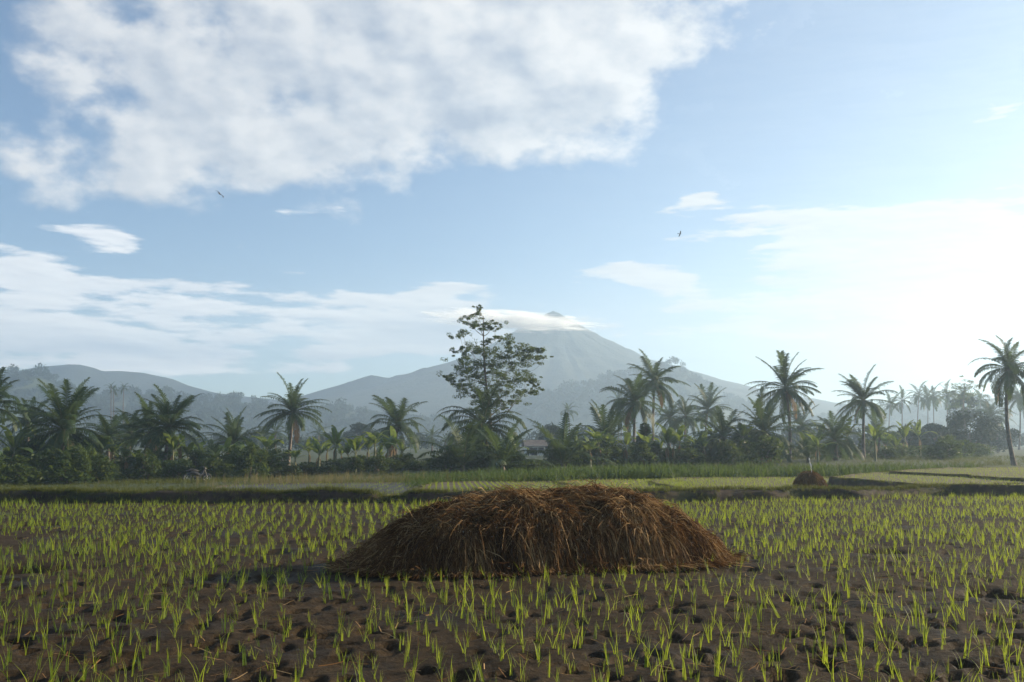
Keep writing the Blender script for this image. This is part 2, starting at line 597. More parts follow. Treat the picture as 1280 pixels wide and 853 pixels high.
def build_land():
    # one ground sheet out to the horizon
    mb = MB()
    ang = np.linspace(-math.pi, math.pi, 241)
    rad = np.concatenate([[2.0], np.geomspace(8, 1640, 110)])
    A, Rr = np.meshgrid(ang, rad)
    X, Y = Rr * np.sin(A), Rr * np.cos(A)
    Z = ground_z(X, Y) + np.where(Rr > 40, (fbm(X * .08, Y * .08, 3) - .5) * .35, 0)
    mb.grid(X, Y, Z)
    mb.add([[0, 0, -.45]] + [[2 * math.sin(a), 2 * math.cos(a), -.45] for a in ang],
           [[0, i + 1, i + 2, i + 2] for i in range(240)])
    tag(link('ground', mb.mesh('ground', M['ground'], True)), 'grassy valley floor running back to the hills', 'ground', kind='structure')


build_land()

HEAP_A, HEAP_B = np.array([-2.22, 13.35]), np.array([3.02, 14.7])


def mud_z(x, y):
    z = (fbm(x * 1.6, y * 1.6, 11, 4) - .5) * .06 + (fbm(x * 7, y * 7, 12, 4) - .5) * .03
    z += (fbm(x * .35, y * .35, 13, 2) - .5) * .06
    return z




def build_mud():
    r = rng(4)
    nr, ncol = 330, 560
    ys = np.geomspace(2.0, 42.0, nr)
    t = np.linspace(-1, 1, ncol)
    T, Y = np.meshgrid(t, ys)
    X = T * (Y * 0.66 + 3.4)
    back = bund_y(X) + 0.25
    Y = np.minimum(Y, back)
    Z = mud_z(X, Y)
    # footprints and clod holes
    n = 2900
    fy = np.exp(r.uniform(math.log(4.5), math.log(29), n))
    fx = r.uniform(-1, 1, n) * (fy * .62 + 2)
    for x0, y0 in zip(fx, fy):
        L, w, dpt, a = r.uniform(.06, .15), r.uniform(.04, .075), r.uniform(.02, .07), r.uniform(0, math.pi)
        i0, i1 = np.searchsorted(ys, y0 - .4), np.searchsorted(ys, y0 + .4)
        half = y0 * .66 + 3.4
        j0, j1 = int((x0 / half - .5 / half + 1) / 2 * (ncol - 1)) - 2, int((x0 / half + .5 / half + 1) / 2 * (ncol - 1)) + 3
        j0, j1 = max(j0, 0), min(j1, ncol)
        dx, dy = X[i0:i1, j0:j1] - x0, Y[i0:i1, j0:j1] - y0
        u, v = dx * math.cos(a) + dy * math.sin(a), -dx * math.sin(a) + dy * math.cos(a)
        q = (u / L) ** 2 + (v / w) ** 2
        Z[i0:i1, j0:j1] += -dpt * np.exp(-q ** 2.2) + dpt * .15 * np.exp(-((np.sqrt(q) - 1.45) / .3) ** 2)
    # a few hollows that hold water
    for px, py, rx, ry in ((18, 712, .55, .35), (400, 672, .6, .45), (45, 655, .5, .4), (1255, 742, .35, .3), (330, 690, .35, .3), (1100, 690, .4, .3)):
        c = on_level(px, py, 0)
        Z -= .15 * np.exp(-(((X - c[0]) / rx) ** 2 + ((Y - c[1]) / ry) ** 2) ** 1.5)
    mb = MB()
    mb.grid(X, Y, Z)
    tag(link('paddy_mud', mb.mesh('paddy_mud', M['mud'], True)), 'trampled wet brown mud of the near rice paddy', 'mud', kind='structure')
    mb = MB()
    gx, gy = np.meshgrid(np.linspace(-34, 34, 40), np.linspace(-20, 29, 30))
    mb.grid(gx, gy, np.full_like(gx, -.128))
    tag(link('paddy_water', mb.mesh('paddy_water', M['water'])), 'thin muddy water lying in the hollows of the near paddy', 'water', kind='structure')


build_mud()


def build_bund():
    xs = np.linspace(-42, 42, 700)
    yb = bund_y(xs)
    gap = np.exp(-((xs + 3.55) / .45) ** 4)              # the breach that lets water through
    h = np.interp(xs, [-40, 8, 16, 40], [.31, .30, .24, .24]) + (fbm(xs * .9, xs * 0, 21, 3) - .5) * .12 - gap * .24
    prof = [(-.10, -.35), (-.03, .0), (.02, .45), (.08, .82), (.18, 1.0), (.42, 1.03), (.66, .98), (.82, .5), (1.0, -.5), (1.1, -1.6)]
    X = np.repeat(xs[:, None], len(prof), 1)
    Y = np.stack([yb + p[0] * (1.0) for p in prof], 1) + (fbm(xs[:, None] * 2.2 + np.arange(len(prof)) * .8, X * 0 + 1.0, 22, 3) - .5) * .16
    Z = np.stack([h * p[1] for p in prof], 1) + (fbm(xs[:, None] * 3, X * 0 + np.arange(len(prof)), 23, 3) - .5) * .06
    mb = MB()
    mb.grid(X, Y, Z)
    tag(link('paddy_bund', mb.mesh('paddy_bund', M['soil'], True)), 'low dark earth bund along the back of the near paddy', 'bund', kind='structure')
    return xs, yb, h


BX, BY, BH = build_bund()

TERR = {}


def terrace(key, z, poly, mat, label, drop=0.7):
    """a flat paddy plot with its own earth walls; outline traced where it stands on the ground"""
    pts = []
    for px, py in poly:
        p = on_level(px, py, z)
        lim = float(bund_y(p[0])) + .95
        if p[1] < lim:                                   # keep behind the bund
            p = np.array([p[0] * lim / p[1], lim, z])
        pts.append(p[:2])
    pts = np.array(pts)
    # closed smooth outline
    n = len(pts)
    out = []
    for i in range(n):
        p0, p1, p2, p3 = pts[(i - 1) % n], pts[i], pts[(i + 1) % n], pts[(i + 2) % n]
        seg = np.linalg.norm(p2 - p1)
        for t in np.linspace(0, 1, max(3, int(seg / .5)), endpoint=False):
            lin = p1 + (p2 - p1) * t
            cr = .5 * ((2 * p1) + (-p0 + p2) * t + (2 * p0 - 5 * p1 + 4 * p2 - p3) * t * t + (-p0 + 3 * p1 - 3 * p2 + p3) * t ** 3)
            out.append(lin * .6 + cr * .4)
    out = np.array(out)
    out += np.stack([fbm(out[:, 0] * .9, out[:, 1] * .9, 31) - .5, fbm(out[:, 0] * .9, out[:, 1] * .9, 35) - .5], 1) * .55
    import bmesh
    bm = bmesh.new()
    r = rng(int(abs(z) * 1000) + len(key))
    rim, ring_in, ring_low = [], [], []
    cen = out.mean(0)
    for i, p in enumerate(out):
        hz = (vnoise(p[0] * 1.3, p[1] * 1.3, 8) - .5) * .05
        d = cen - p
        d = d / (np.linalg.norm(d) + 1e-6)
        ring_low.append(bm.verts.new((p[0] - d[0] * .18, p[1] - d[1] * .18, z - drop)))
        rim.append(bm.verts.new((p[0], p[1], z + .05 + hz)))
        q = p + d * .35
        ring_in.append(bm.verts.new((q[0], q[1], z)))
    m = len(rim)
    for i in range(m):
        j = (i + 1) % m
        f = bm.faces.new((ring_low[i], ring_low[j], rim[j], rim[i]))
        f.material_index = 1
        f = bm.faces.new((rim[i], rim[j], ring_in[j], ring_in[i]))
        f.material_index = 1
    top = bm.faces.new(ring_in)
    bmesh.ops.triangulate(bm, faces=[top])
    bmesh.ops.recalc_face_normals(bm, faces=bm.faces[:])
    me = bpy.data.meshes.new('paddy_terrace')
    bm.to_mesh(me)
    bm.free()
    me.materials.append(mat)
    me.materials.append(M['bank'])
    o = link('paddy_terrace', me)
    tag(o, label, 'terrace', kind='structure')
    TERR[key] = (out, z)


terrace('water', -.22, [(225, 622), (285, 607), (420, 604.5), (552, 604), (535, 612), (500, 622)], M['wet_terrace'],
        'shallow grey flooded plot behind the breach in the bund')
terrace('B', -.08, [(455, 624), (512, 617), (545, 604), (690, 603), (712, 609), (790, 624)], M['terrace'],
        'pale green paddy terrace directly behind the big straw heap')
terrace('C', -.04, [(705, 620), (715, 607), (700, 603), (740, 600.5), (840, 600), (880, 620)], M['terrace'],
        'paddy terrace with a curved edge above the straw heap crest')
terrace('D', .0, [(838, 617), (852, 611), (826, 606.5), (818, 602.5), (850, 598.5), (1060, 597), (1200, 597), (1260, 618)], M['terrace'],
        'paddy terrace with planted rows around the small straw heap')
terrace('E', .30, [(1036, 597.5), (1095, 602), (1152, 607.5), (1185, 613), (1400, 640), (1500, 600), (1250, 589), (1110, 591)], M['terrace'],
        'raised paddy terrace with a bare brown earth wall')
terrace('F', .37, [(1112, 590.5), (1200, 594.5), (1300, 601), (1500, 616), (1520, 586), (1290, 584.5), (1180, 586)], M['terrace'],
        'highest dry paddy terrace at the right-hand side')
terrace('G', .10, [(1222, 584), (1330, 588), (1520, 590), (1520, 576), (1300, 575), (1242, 577.5)], M['ground'],
        'raised grassy plot under the tall palm at the right', 1.0)


# ------------------------------------------------------------------ hills and the volcano
def px_height(py, Y):
    return EYE + (560 - py) * Y / FPX


def ridge(name, outline, Y, depth, label, mat, seed, rough=1.0, res=(150, 46), cat='hill', skew=0.0):
    ox = np.array([(q[0] - 640) / FPX * Y for q in outline])
    oz = np.array([px_height(q[1], Y) for q in outline])
    xs = np.linspace(ox[0], ox[-1], res[0])
    crest = np.interp(xs, ox, oz)
    k = np.linspace(-1, 1, res[1])
    X, K = np.meshgrid(xs, k)
    Yw = Y + K * depth + (fbm(X / depth * 2, K * 0 + 5, seed + 9, 2) - .5) * depth * .5 * (1 - np.abs(K))
    fall = (1 - np.abs(K)) ** 1.35
    n = fbm(X / depth * 4, K * 3.1, seed, 5) - .5
    n2 = np.abs(fbm(X / depth * 7 + K * skew, K * 1.2, seed + 4, 4) - .5) * 2
    Z = crest[None] * fall + (n * .22 - n2 * .16) * crest[None] * rough * np.clip(np.abs(K) * 3, .12, 1) * fall ** .4 - 1.0 * np.abs(K) * 3
    mb = MB()
    mb.grid(X, Yw, Z)
    o = link(name, mb.mesh(name, mat, True))
    tag(o, label, cat, kind='structure')
    return X, Yw, Z


MY = 1300.0
ridge('mountain', [(-420, 552), (-250, 510), (-120, 485), (-40, 472), (30, 462), (70, 457), (98, 454.5), (118, 456), (140, 464), (158, 463),
                   (185, 465), (215, 471), (245, 482), (290, 493), (330, 498), (400, 505), (520, 520), (700, 548)],
      1200, 320, 'low blue mountain range at the far left', M['rock'], 41, .9, cat='mountain')
ridge('mountain', [(250, 553), (310, 520), (350, 504), (385, 492), (410, 484), (438, 474), (455, 467), (463, 465), (478, 468.5), (490, 469), (505, 465),
                   (530, 456), (560, 462), (620, 490), (700, 530), (780, 556)],
      1215, 245, 'shouldered ridge running down left of the volcano', M['rock'], 45, .8, cat='mountain')


def volcano():
    cx, cyy = (692 - 640) / FPX * MY, MY
    prof_d = np.array([0, 8, 18, 30, 55, 85, 120, 155, 195, 245, 310, 420, 560, 700]) / FPX * MY
    prof_z = np.array([173, 170, 164, 157, 143, 126, 109, 98, 87, 72, 58, 38, 14, -4]) / FPX * MY
    th = np.linspace(0, 2 * math.pi, 361)
    rr = np.concatenate([[0.01], np.geomspace(3, prof_d[-1], 90)])
    T, Rr = np.meshgrid(th, rr)
    h = np.interp(Rr, prof_d, prof_z)
    x, y = Rr * np.cos(T), Rr * np.sin(T)
    y = np.where(y > 0, y * .38, y * .75)
    gul = np.abs(fbm(np.cos(T) * 5 + 9, np.sin(T) * 5 + 9, 51, 4) - .5) * 2
    gul2 = np.abs(fbm(np.cos(T) * 13 + Rr * .004, np.sin(T) * 13, 53, 3) - .5) * 2
    amp = 5 * sstep(5, 140, Rr) * sstep(580, 240, Rr)
    h = h + amp * (.35 - gul) * .9 + amp * .5 * (.35 - gul2) + (fbm(x * .05, y * .05, 55, 4) - .5) * 7 * sstep(0, 60, Rr)
    mb = MB()
    mb.grid(cx + x, cyy + y, h)
    o = link('volcano', mb.mesh('volcano', M['rock'], True))
    tag(o, 'tall cone volcano with its summit wrapped in cloud', 'mountain', kind='structure')


volcano()
HILL_L = ridge('hill', [(-330, 520), (-240, 474), (-120, 466), (-60, 468), (0, 468), (35, 467), (62, 470), (85, 484), (115, 497), (150, 495), (172, 491), (205, 494), (240, 502),
                        (280, 500), (320, 505), (350, 515), (400, 520), (440, 514), (480, 522), (560, 532), (660, 552)],
               820, 260, 'forested hill behind the palms at the left', M['hill'], 61, .5)
HILL_M = ridge('hill', [(420, 556), (520, 540), (600, 530), (650, 512), (690, 494), (722, 483), (752, 474), (790, 470), (815, 461), (838, 456), (852, 458),
                        (866, 468), (880, 484), (905, 500), (940, 512), (1000, 525), (1060, 535), (1180, 552)],
               980, 250, 'forested hill in front of the volcano', M['hill'], 65, .5)
HILL_R = ridge('hill', [(880, 552), (980, 530), (1050, 515), (1120, 507), (1200, 500), (1290, 492), (1400, 486), (1550, 500), (1700, 545)],
               900, 230, 'misty wooded rise at the far right', M['hill'], 68, .5)

# ------------------------------------------------------------------ the straw heaps
def heap_profile(s):
    return np.interp(s, [0, .03, .09, .152, .234, .40, .56, .64, .74, .86, .965, 1.0],
                     [.02, .14, .38, .58, .76, .87, .92, .97, .91, .65, .28, .03])


class Heap:
    def __init__(self, A, B, half, hfun, seed, bump=1.0):
        self.A, self.B, self.half, self.hf, self.seed, self.bump = A, B, half, hfun, seed, bump
        self.d = (B - A)
        self.L = np.linalg.norm(self.d)
        self.d = self.d / self.L
        self.n = np.array([-self.d[1], self.d[0]])

    def st(self, x, y):
        rx, ry = x - self.A[0], y - self.A[1]
        s = (rx * self.d[0] + ry * self.d[1]) / self.L
        w = self.half * np.sqrt(np.clip(1 - (2 * np.clip(s, 0, 1) - 1) ** 4, 1e-3, 1)) * (.97 + .06 * vnoise(s * 5, s * 0, self.seed))
        return s, (rx * self.n[0] + ry * self.n[1]) / w

    def z(self, x, y):
        s, t = self.st(np.asarray(x, float), np.asarray(y, float))
        body = np.clip(1 - np.abs(t) ** 2.1, 0, 1) ** .72
        h = self.hf(np.clip(s, 0, 1)) * body
        b = (fbm(x * 2.1, y * 2.1, self.seed, 3) - .5) * .05 + (fbm(x * 5, y * 5, self.seed + 3, 3) - .5) * .16
        inside = (s > 0) & (s < 1) & (np.abs(t) < 1)
        return np.where(inside, h + b * self.bump * np.clip(h * 2.5, 0, 1), -.08)

    def grad(self, x, y, e=.03):
        return (self.z(x + e, y) - self.z(x - e, y)) / (2 * e), (self.z(x, y + e) - self.z(x, y - e)) / (2 * e)


def build_heap(heap, label, n_tuft, per, z0, seed, lenr=(.22, .55), res=(150, 60), width=.0040):
    r = rng(seed)
    mid = (heap.A + heap.B) / 2
    root = thing('straw_heap', label, 'straw heap', (mid[0], mid[1], z0))
    s = np.linspace(-.01, 1.01, res[0])
    t = np.linspace(-1.03, 1.03, res[1])
    S, T = np.meshgrid(s, t)
    w = heap.half * np.sqrt(np.clip(1 - (2 * np.clip(S, 0, 1) - 1) ** 4, 1e-3, 1)) * (.97 + .06 * vnoise(S * 5, S * 0, heap.seed))
    X = heap.A[0] + heap.d[0] * S * heap.L + heap.n[0] * T * w
    Y = heap.A[1] + heap.d[1] * S * heap.L + heap.n[1] * T * w
    Z = heap.z(X, Y) - .03
    mb = MB()
    mb.grid(X - mid[0], Y - mid[1], Z)
    link('mound', mb.mesh('mound', M['straw_core'], True), root)
    # tufts of straw lying down the slope
    s = r.uniform(.005, .995, n_tuft * 3)
    t = np.sign(r.uniform(-1, 1, n_tuft * 3)) * r.uniform(0, 1, n_tuft * 3) ** .75
    t = np.where((t > .3) & (r.uniform(size=t.shape) < .5), -t, t)[:n_tuft]
    s = s[:n_tuft]
    w = heap.half * np.sqrt(np.clip(1 - (2 * s - 1) ** 4, 1e-3, 1))
    cx = heap.A[0] + heap.d[0] * s * heap.L + heap.n[0] * t * w * .97
    cyy = heap.A[1] + heap.d[1] * s * heap.L + heap.n[1] * t * w * .97
    gx, gy = heap.grad(cx, cyy, .12)
    steep = np.hypot(gx, gy)
    ang = np.arctan2(-gy, -gx) + r.normal(0, .42, n_tuft) + np.where(steep < .6, r.normal(0, 1.4, n_tuft), 0)
    tone_t = np.clip(r.normal(.47, .18, n_tuft) + (fbm(cx * 1.7, cyy * 1.7 + s * 3, seed, 3) - .5) * 1.1, 0, 1)
    tone_t = np.where(r.uniform(size=n_tuft) < .07, .85, tone_t)
    lift_t = r.uniform(.0, .07, n_tuft)
    len_t = r.uniform(*lenr, n_tuft)
    k = 5
    N = n_tuft * per
    idx = np.repeat(np.arange(n_tuft), per)
    a = ang[idx] + r.normal(0, .30, N) + np.where(r.uniform(size=N) < .15, r.normal(0, 1.2, N), 0)
    spread = .045
    x0 = cx[idx] + r.normal(0, spread, N)
    y0 = cyy[idx] + r.normal(0, spread, N)
    L = len_t[idx] * r.uniform(.55, 1.25, N)
    curl = r.normal(0, .35, N)
    tt = np.linspace(0, 1, k)
    st = np.hypot(*heap.grad(x0, y0, .08))
    L = np.where(st * 0 + heap.z(x0, y0) < .3, L * .6, L)
    horiz = L / np.sqrt(1 + np.clip(st, 0, 3) ** 2)
    aa = a[:, None] + curl[:, None] * tt[None]
    dx = np.cumsum(np.cos(aa) * horiz[:, None] / (k - 1), 1)
    dy = np.cumsum(np.sin(aa) * horiz[:, None] / (k - 1), 1)
    PX, PY = x0[:, None] + dx, y0[:, None] + dy
    ZS = np.maximum(heap.z(PX, PY), 0.0)
    # strands never drop faster than their length allows
    ok = (ZS[:, 0] > .10) | (r.uniform(size=N) < .25)
    lift = lift_t[idx][:, None] * (np.sin(tt * 2.2)[None]) + .012 + r.uniform(0, .03, N)[:, None]
    lift = lift + np.where(r.uniform(size=N) < .05, r.uniform(.04, .16, N), 0)[:, None] * tt[None]
    Z = ZS + lift
    step = L / (k - 1) * 1.25
    for q in range(1, k):
        Z[:, q] = np.maximum(Z[:, q], Z[:, q - 1] - step)
    Z[:, -1] -= r.uniform(0, .03, N)
    P = np.stack([PX - mid[0], PY - mid[1], np.maximum(Z, .005)], -1)
    tang = np.gradient(P, axis=1)
    side = np.cross(tang, r.normal(0, 1, (N, 1, 3)))
    side /= np.linalg.norm(side, axis=-1, keepdims=True) + 1e-9
    side = side * r.uniform(.45, 1.4, (N, 1, 1))
    wd = width * np.array([.8, 1, 1, .85, .4])
    mb = MB()
    mb.strips(P[ok], (side * wd[None, :, None])[ok], 0, np.clip(tone_t[idx] + r.normal(0, .2, N), 0, 1)[ok])
    o = link('straw', mb.mesh('straw', M['straw']), root)
    o['kind'] = 'stuff'
    return root


HEAP = Heap(HEAP_A, HEAP_B, 1.22, heap_profile, 71)
build_heap(HEAP, 'long brown straw heap lying in the middle of the near paddy', 2300, 30, 0.0, 72)
_c = on_level(1009, 611, .0)
_c[1] = max(_c[1], float(bund_y(_c[0])) + 1.6)
_c[0] = (1009 - 640) / FPX * _c[1]
HEAP2 = Heap(np.array([_c[0] - .62, _c[1] - .1]), np.array([_c[0] + .62, _c[1] + .2]), .55,
             lambda s:   .62 * np.clip(1 - (2 * s - 1) ** 2, 0, 1) ** .7 + .02, 75, .5)
build_heap(HEAP2, 'small round straw heap with a white stake behind the bund', 260, 16, .0, 76, (.15, .35), (50, 30))


def build_stake():
    root = thing('stake', 'thin white stake stuck in the top of the small straw heap', 'stake', (_c[0] + .02, _c[1] - .12,   .60))
    root.scale = (.62, .62, .62)
    mb = MB()
    mb.tube([[.06, 0, -.25], [.03, 0, .2], [-.03, .01, .55], [-.07, .02, .82]], [.012, .012, .011, .008], 7)
    link('pole', mb.mesh('pole', M['stake'], True), root)
    mb = MB()
    r = rng(77)
    q = np.array([[[-.06, .02, .70], [-.03, 0, .60], [.02, -.03, .48], [.03, -.02, .36]], [[-.08, .02, .95], [-.09, 0, .86], [-.06, .0, .80], [-.05, .01, .74]]])
    mb.strips(q, np.array([[.02, .012, .0], [.035, .01, .01], [.03, -.01, .0], [.012, .0, .01]])[None] * np.ones((2, 1, 1)))
    link('plastic_strip', mb.mesh('plastic_strip', M['stake']), root)


build_stake()


# ------------------------------------------------------------------ coconut palms
def frond_mesh(elev, seed, L=4.3, dry=False, name='frond', habit=1.0):
    r = rng(seed)
    k = 14
    t = np.linspace(0, 1, k)
    e0 = math.radians(elev)
    droop = math.radians(r.uniform(52, 78) + max(0, elev) * .12) * habit
    if elev > 62:
        droop *= .62
    a = e0 - droop * t ** 1.5
    a = np.maximum(a, math.radians(-84))
    sw = np.cumsum(r.normal(0, .02, k)) * .6
    st = np.stack([np.cos(a) * np.cos(sw), np.cos(a) * np.sin(sw), np.sin(a)], -1)
    pts = np.vstack([[0, 0, 0], np.cumsum(st[:-1] * (L / (k - 1)), 0)])
    mb = MB()
    mb.tube(pts, np.interp(t, [0, .1, 1], [.06, .035, .008]), 4, 1, cap=False)
    n = 46
    tl = np.linspace(.10, .985, n)
    ln = np.interp(tl, [.1, .22, .45, .7, .9, 1], [.35, .82, .98, .82, .5, .28]) * .95
    for sgn in (-1, 1):
        base = np.stack([np.interp(tl, t, pts[:, c]) for c in range(3)], -1)
        T = np.stack([np.interp(tl, t, st[:, c]) for c in range(3)], -1)
        T /= np.linalg.norm(T, axis=1)[:, None]
        S = np.cross(T, [0, 0, 1.0])
        S /= np.linalg.norm(S, axis=1)[:, None] + 1e-6
        S *= sgn
        N = np.cross(S, T) * sgn
        fwd = np.interp(tl, [0, 1], [.35, 1.1]) + r.normal(0, .10, n)
        lift = np.interp(elev, [-30, 30, 80], [-.05, .22, .35])
        d0 = S * 1.0 + T * fwd[:, None] + N * lift
        d0 /= np.linalg.norm(d0, axis=1)[:, None]
        sag = np.interp(elev, [-30, 20, 80], [1.15, .85, .5]) * r.uniform(.45, 1.5, n)
        l = ln * r.uniform(.55, 1.15, n)
        d1 = d0 + np.array([0, 0, -1.0]) * (sag * .55)[:, None]
        d1 /= np.linalg.norm(d1, axis=1)[:, None]
        d2 = d0 * .8 + np.array([0, 0, -1.0]) * (sag * 1.5)[:, None]
        d2 /= np.linalg.norm(d2, axis=1)[:, None]
        P = np.stack([base, base + d0 * (l * .3)[:, None], base + d0 * (l * .3)[:, None] + d1 * (l * .35)[:, None],
                      base + d0 * (l * .3)[:, None] + d1 * (l * .35)[:, None] + d2 * (l * .35)[:, None]], 1)
        W = np.cross(d0, N)
        W /= np.linalg.norm(W, axis=1)[:, None] + 1e-6
        wd = np.array([.020, .033, .026, .004])
        mb.strips(P, W[:, None] * wd[None, :, None], 0, np.clip(r.normal(.45, .22, n), 0, 1))
    return mb.mesh(name, [M['dry_frond'] if dry else M['frond'], M['dry_frond'] if dry else M['rachis']])


ELEVS = [82, 66, 50, 36, 22, 8, -8, -26]
FRONDS_H = [{e: [frond_mesh(e, 1000 + 100 * k + 10 * i + v, habit=hb) for v in range(3)] for i, e in enumerate(ELEVS)} for k, hb in enumerate((.85, 1.1, 1.4))]
FRONDS = FRONDS_H[1]
DRY = [frond_mesh(-48, 1200 + v, 3.6, True, 'dry_frond') for v in range(2)]


def trunk_mesh(H, lean, seed, r0=.20, r1=.12):
    r = rng(seed)
    k = max(8, int(H * 2.2))
    t = np.linspace(0, 1, k)
    b = r.normal(0, .015 * H)
    x = lean[0] * t ** 1.3 + b * np.sin(t * math.pi)
    y = lean[1] * t ** 1.3 + r.normal(0, .02 * H) * np.sin(t * math.pi)
    rad = (r1 + (r0 - r1) * (1 - t) ** 1.2 + .10 * np.exp(-t * H * 2.5)) * (1 + .05 * (np.arange(k) % 2))
    mb = MB()
    mb.tube(np.stack([x, y, t * H], -1), rad, 8)
    return mb.mesh('trunk', M['trunk'], True)


def coconut_mesh(seed):
    r = rng(seed)
    mb = MB()
    for q in range(9):
        a, rr = r.uniform(0, 6.28), r.uniform(.16, .34)
        c = np.array([math.cos(a) * rr, math.sin(a) * rr, -.15 - r.uniform(0, .35)])
        z = np.linspace(-1, 1, 6)
        mb.tube(c + np.stack([z * 0, z * 0, z * .14], -1), .115 * np.sqrt(np.clip(1 - z ** 2, .03, 1)), 6)
    return mb.mesh('coconut_cluster', M['coconut'], True)


COCO = [coconut_mesh(s) for s in (1, 2)]


def palm(label, px0, px1, py1, D, rpx, seed, n=22, emax=84, emin=-28, group=None, dry=1, coco=True, name='coconut_palm', cat='palm'):
    """px0: column of the foot, (px1, py1): where the crown is rooted, D: distance, rpx: crown radius"""
    r = rng(seed)
    c = at(px1, py1, D)
    x0 = (px0 - 640) / FPX * D * .994
    z0 = float(ground_z(np.array(x0), np.array(D)))
    if D < 40:
        z0 = .3
    root = thing(name, label, cat, (x0, D, z0 - .05), 0, group)
    H = c[2] - z0 + .05
    lean = (c[0] - x0, r.normal(0, .03 * H))
    link('trunk', trunk_mesh(H, lean, seed), root)
    s = (rpx * D / FPX) / 3.75
    top = (lean[0], lean[1], H - .1 * s)
    az0 = r.uniform(0, 6.28)
    hab = int(r.integers(3))
    for i in range(n):
        f = (i + .5) / n
        e = emax + (emin - emax) * f ** .92 + r.normal(0, 8)
        key = min(ELEVS, key=lambda q: abs(q - e))
        me = FRONDS_H[hab][key][int(r.integers(3))]
        link('frond', me, root, top, (R(r.normal(0, 9)), R(-(e - key)) * .7, az0 + i * 2.39996 + r.normal(0, .3)), s * r.uniform(.78, 1.1))
    for i in range(dry):
        o = link('dry_frond', DRY[i % 2], root, (top[0], top[1], top[2] - .1), (0, 0, r.uniform(0, 6.28)), s * .95)
    if coco:
        link('coconut_cluster', COCO[seed % 2], root, (top[0], top[1], top[2] - .05), (0, 0, r.uniform(0, 6)), s * .95)
    return root


PALMS = [
    # label, foot column, crown column, crown row, distance, crown radius px, fronds, emax, emin
    ('palm cut off by the left edge of the picture', -16, -12, 508, 80, 52, 24, 84, -35),
    ('palm second from the left edge, thin trunk, standing just behind shrubs', 36, 35, 528, 96, 38, 20, 84, -22),
    ('large bushy palm with long drooping fronds, tallest beside the left edge', 79, 80, 536, 76, 62, 30, 86, -40),
    ('narrow upright palm left of the leaning pale trunk', 137, 136, 548, 92, 40, 20, 86, -25),
    ('palm with a short dark trunk behind the leaning pale trunk', 162, 164, 540, 100, 38, 20, 80, -35),
    ('palm with a pale trunk that leans to the right', 175, 187, 538, 84, 46, 22, 84, -30),
    ('palm with a tall feathery crown right of the leaning trunk', 207, 213, 534, 80, 52, 26, 86, -30),
    ('lone palm with a short trunk and spread fronds left of the tall slim palm', 292, 293, 553, 98, 42, 20, 82, -22),
    ('tall slim palm standing free against the pale sky at the left', 360, 365, 514, 108, 47, 22, 82, -18),
    ('medium palm alone between the tall slim palm and the feathery tree', 495, 497, 532, 104, 46, 22, 84, -30),
    ('palm with long drooping fronds growing up through the feathery tree', 607, 604, 532, 88, 62, 24, 80, -32),
    ('dark low palm right of the feathery tree, its trunk short and straight', 757, 757, 554, 92, 50, 24, 84, -28),
    ('tall palm in front of the paler taller one, right of the volcano summit', 791, 793, 502, 108, 44, 24, 84, -35),
    ('tallest palm of the pair below the right slope of the volcano', 816, 818, 476, 122, 40, 22, 82, -38),
    ('small hazy palm left of a twin, below the forested hill', 837, 838, 522, 150, 30, 18, 82, -30),
    ('small hazy palm with a pale trunk, right of its twin', 855, 857, 520, 146, 32, 18, 84, -28),
    ('hazy palm behind the low dark palm, half covered by it', 884, 884, 512, 158, 33, 18, 84, -30),
    ('low dark palm with arching fronds left of the two tall right palms', 903, 904, 545, 92, 44, 22, 78, -30),
    ('dense dark palm standing just left of the tall palm', 954, 955, 540, 92, 52, 26, 86, -28),
    ('tall palm with a rounded crown, highest in the middle right', 986, 983, 484, 102, 48, 26, 82, -38),
    ('pale palm showing through behind the tall rounded palm', 1006, 1002, 532, 160, 32, 18, 82, -30),
    ('short palm with raised central fronds left of the slender palm', 1045, 1044, 550, 94, 42, 20, 86, -22),
    ('slender palm standing clear against the white sky', 1079, 1080, 500, 106, 42, 22, 82, -22),
    ('young pale palm low behind the slender palm', 1098, 1100, 545, 128, 34, 16, 80, -10),
    ('tallest palm at the right edge on its own grassy plot', 1267, 1258, 462, 84, 50, 26, 84, -30),
    ('pale palm with a star-shaped crown behind the right edge palm', 1238, 1238, 520, 195, 30, 20, 80, -42),
    ('pale palm at the right edge, mostly behind the trunk of the tallest', 1274, 1276, 496, 215, 28, 20, 80, -40),
]
for i, (lb, a, b, c, d, rp, n, e1, e0) in enumerate(PALMS):
    palm(lb, a, b, c, d, rp * .94, 300 + i, int(n * 1.7), e1, e0 + (16 if i < 8 else -8), dry=1 if d < 130 else 0, coco=d < 130)
for i, (a, b, d, rp) in enumerate([(1128, 500, 285, 20), (1148, 494, 300, 19), (1159, 497, 310, 18), (1168, 495, 290, 19), (1184, 494, 300, 20), (1112, 506, 320, 17),
                                   (1092, 512, 300, 17), (1226, 500, 320, 17), (1202, 497, 330, 17)]):
    palm('pale misty palm in the far grove at the right', a, a + (i % 3) - 1, b, d, rp, 400 + i, 16, 80, -38, 'palms of the misty far grove', 0, False)
for i, (a, b, d, rp) in enumerate([(710, 514, 330, 16), (773, 500, 300, 18), (776, 524, 280, 17)]):
    palm('pale distant palm below the wooded hill', a, a, b, d, rp, 430 + i, 16, 80, -40, 'distant palms below the wooded hill', 0, False)
for i, (a, b, d, rp) in enumerate([(140, 484, 345, 9), (156, 485, 345, 9), (143, 489, 340, 8)]):
    palm('tiny palm on the skyline of the left forested hill', a, a, b, d, rp, 440 + i, 12, 80, -30, 'palms on the left hill skyline', 0, False)
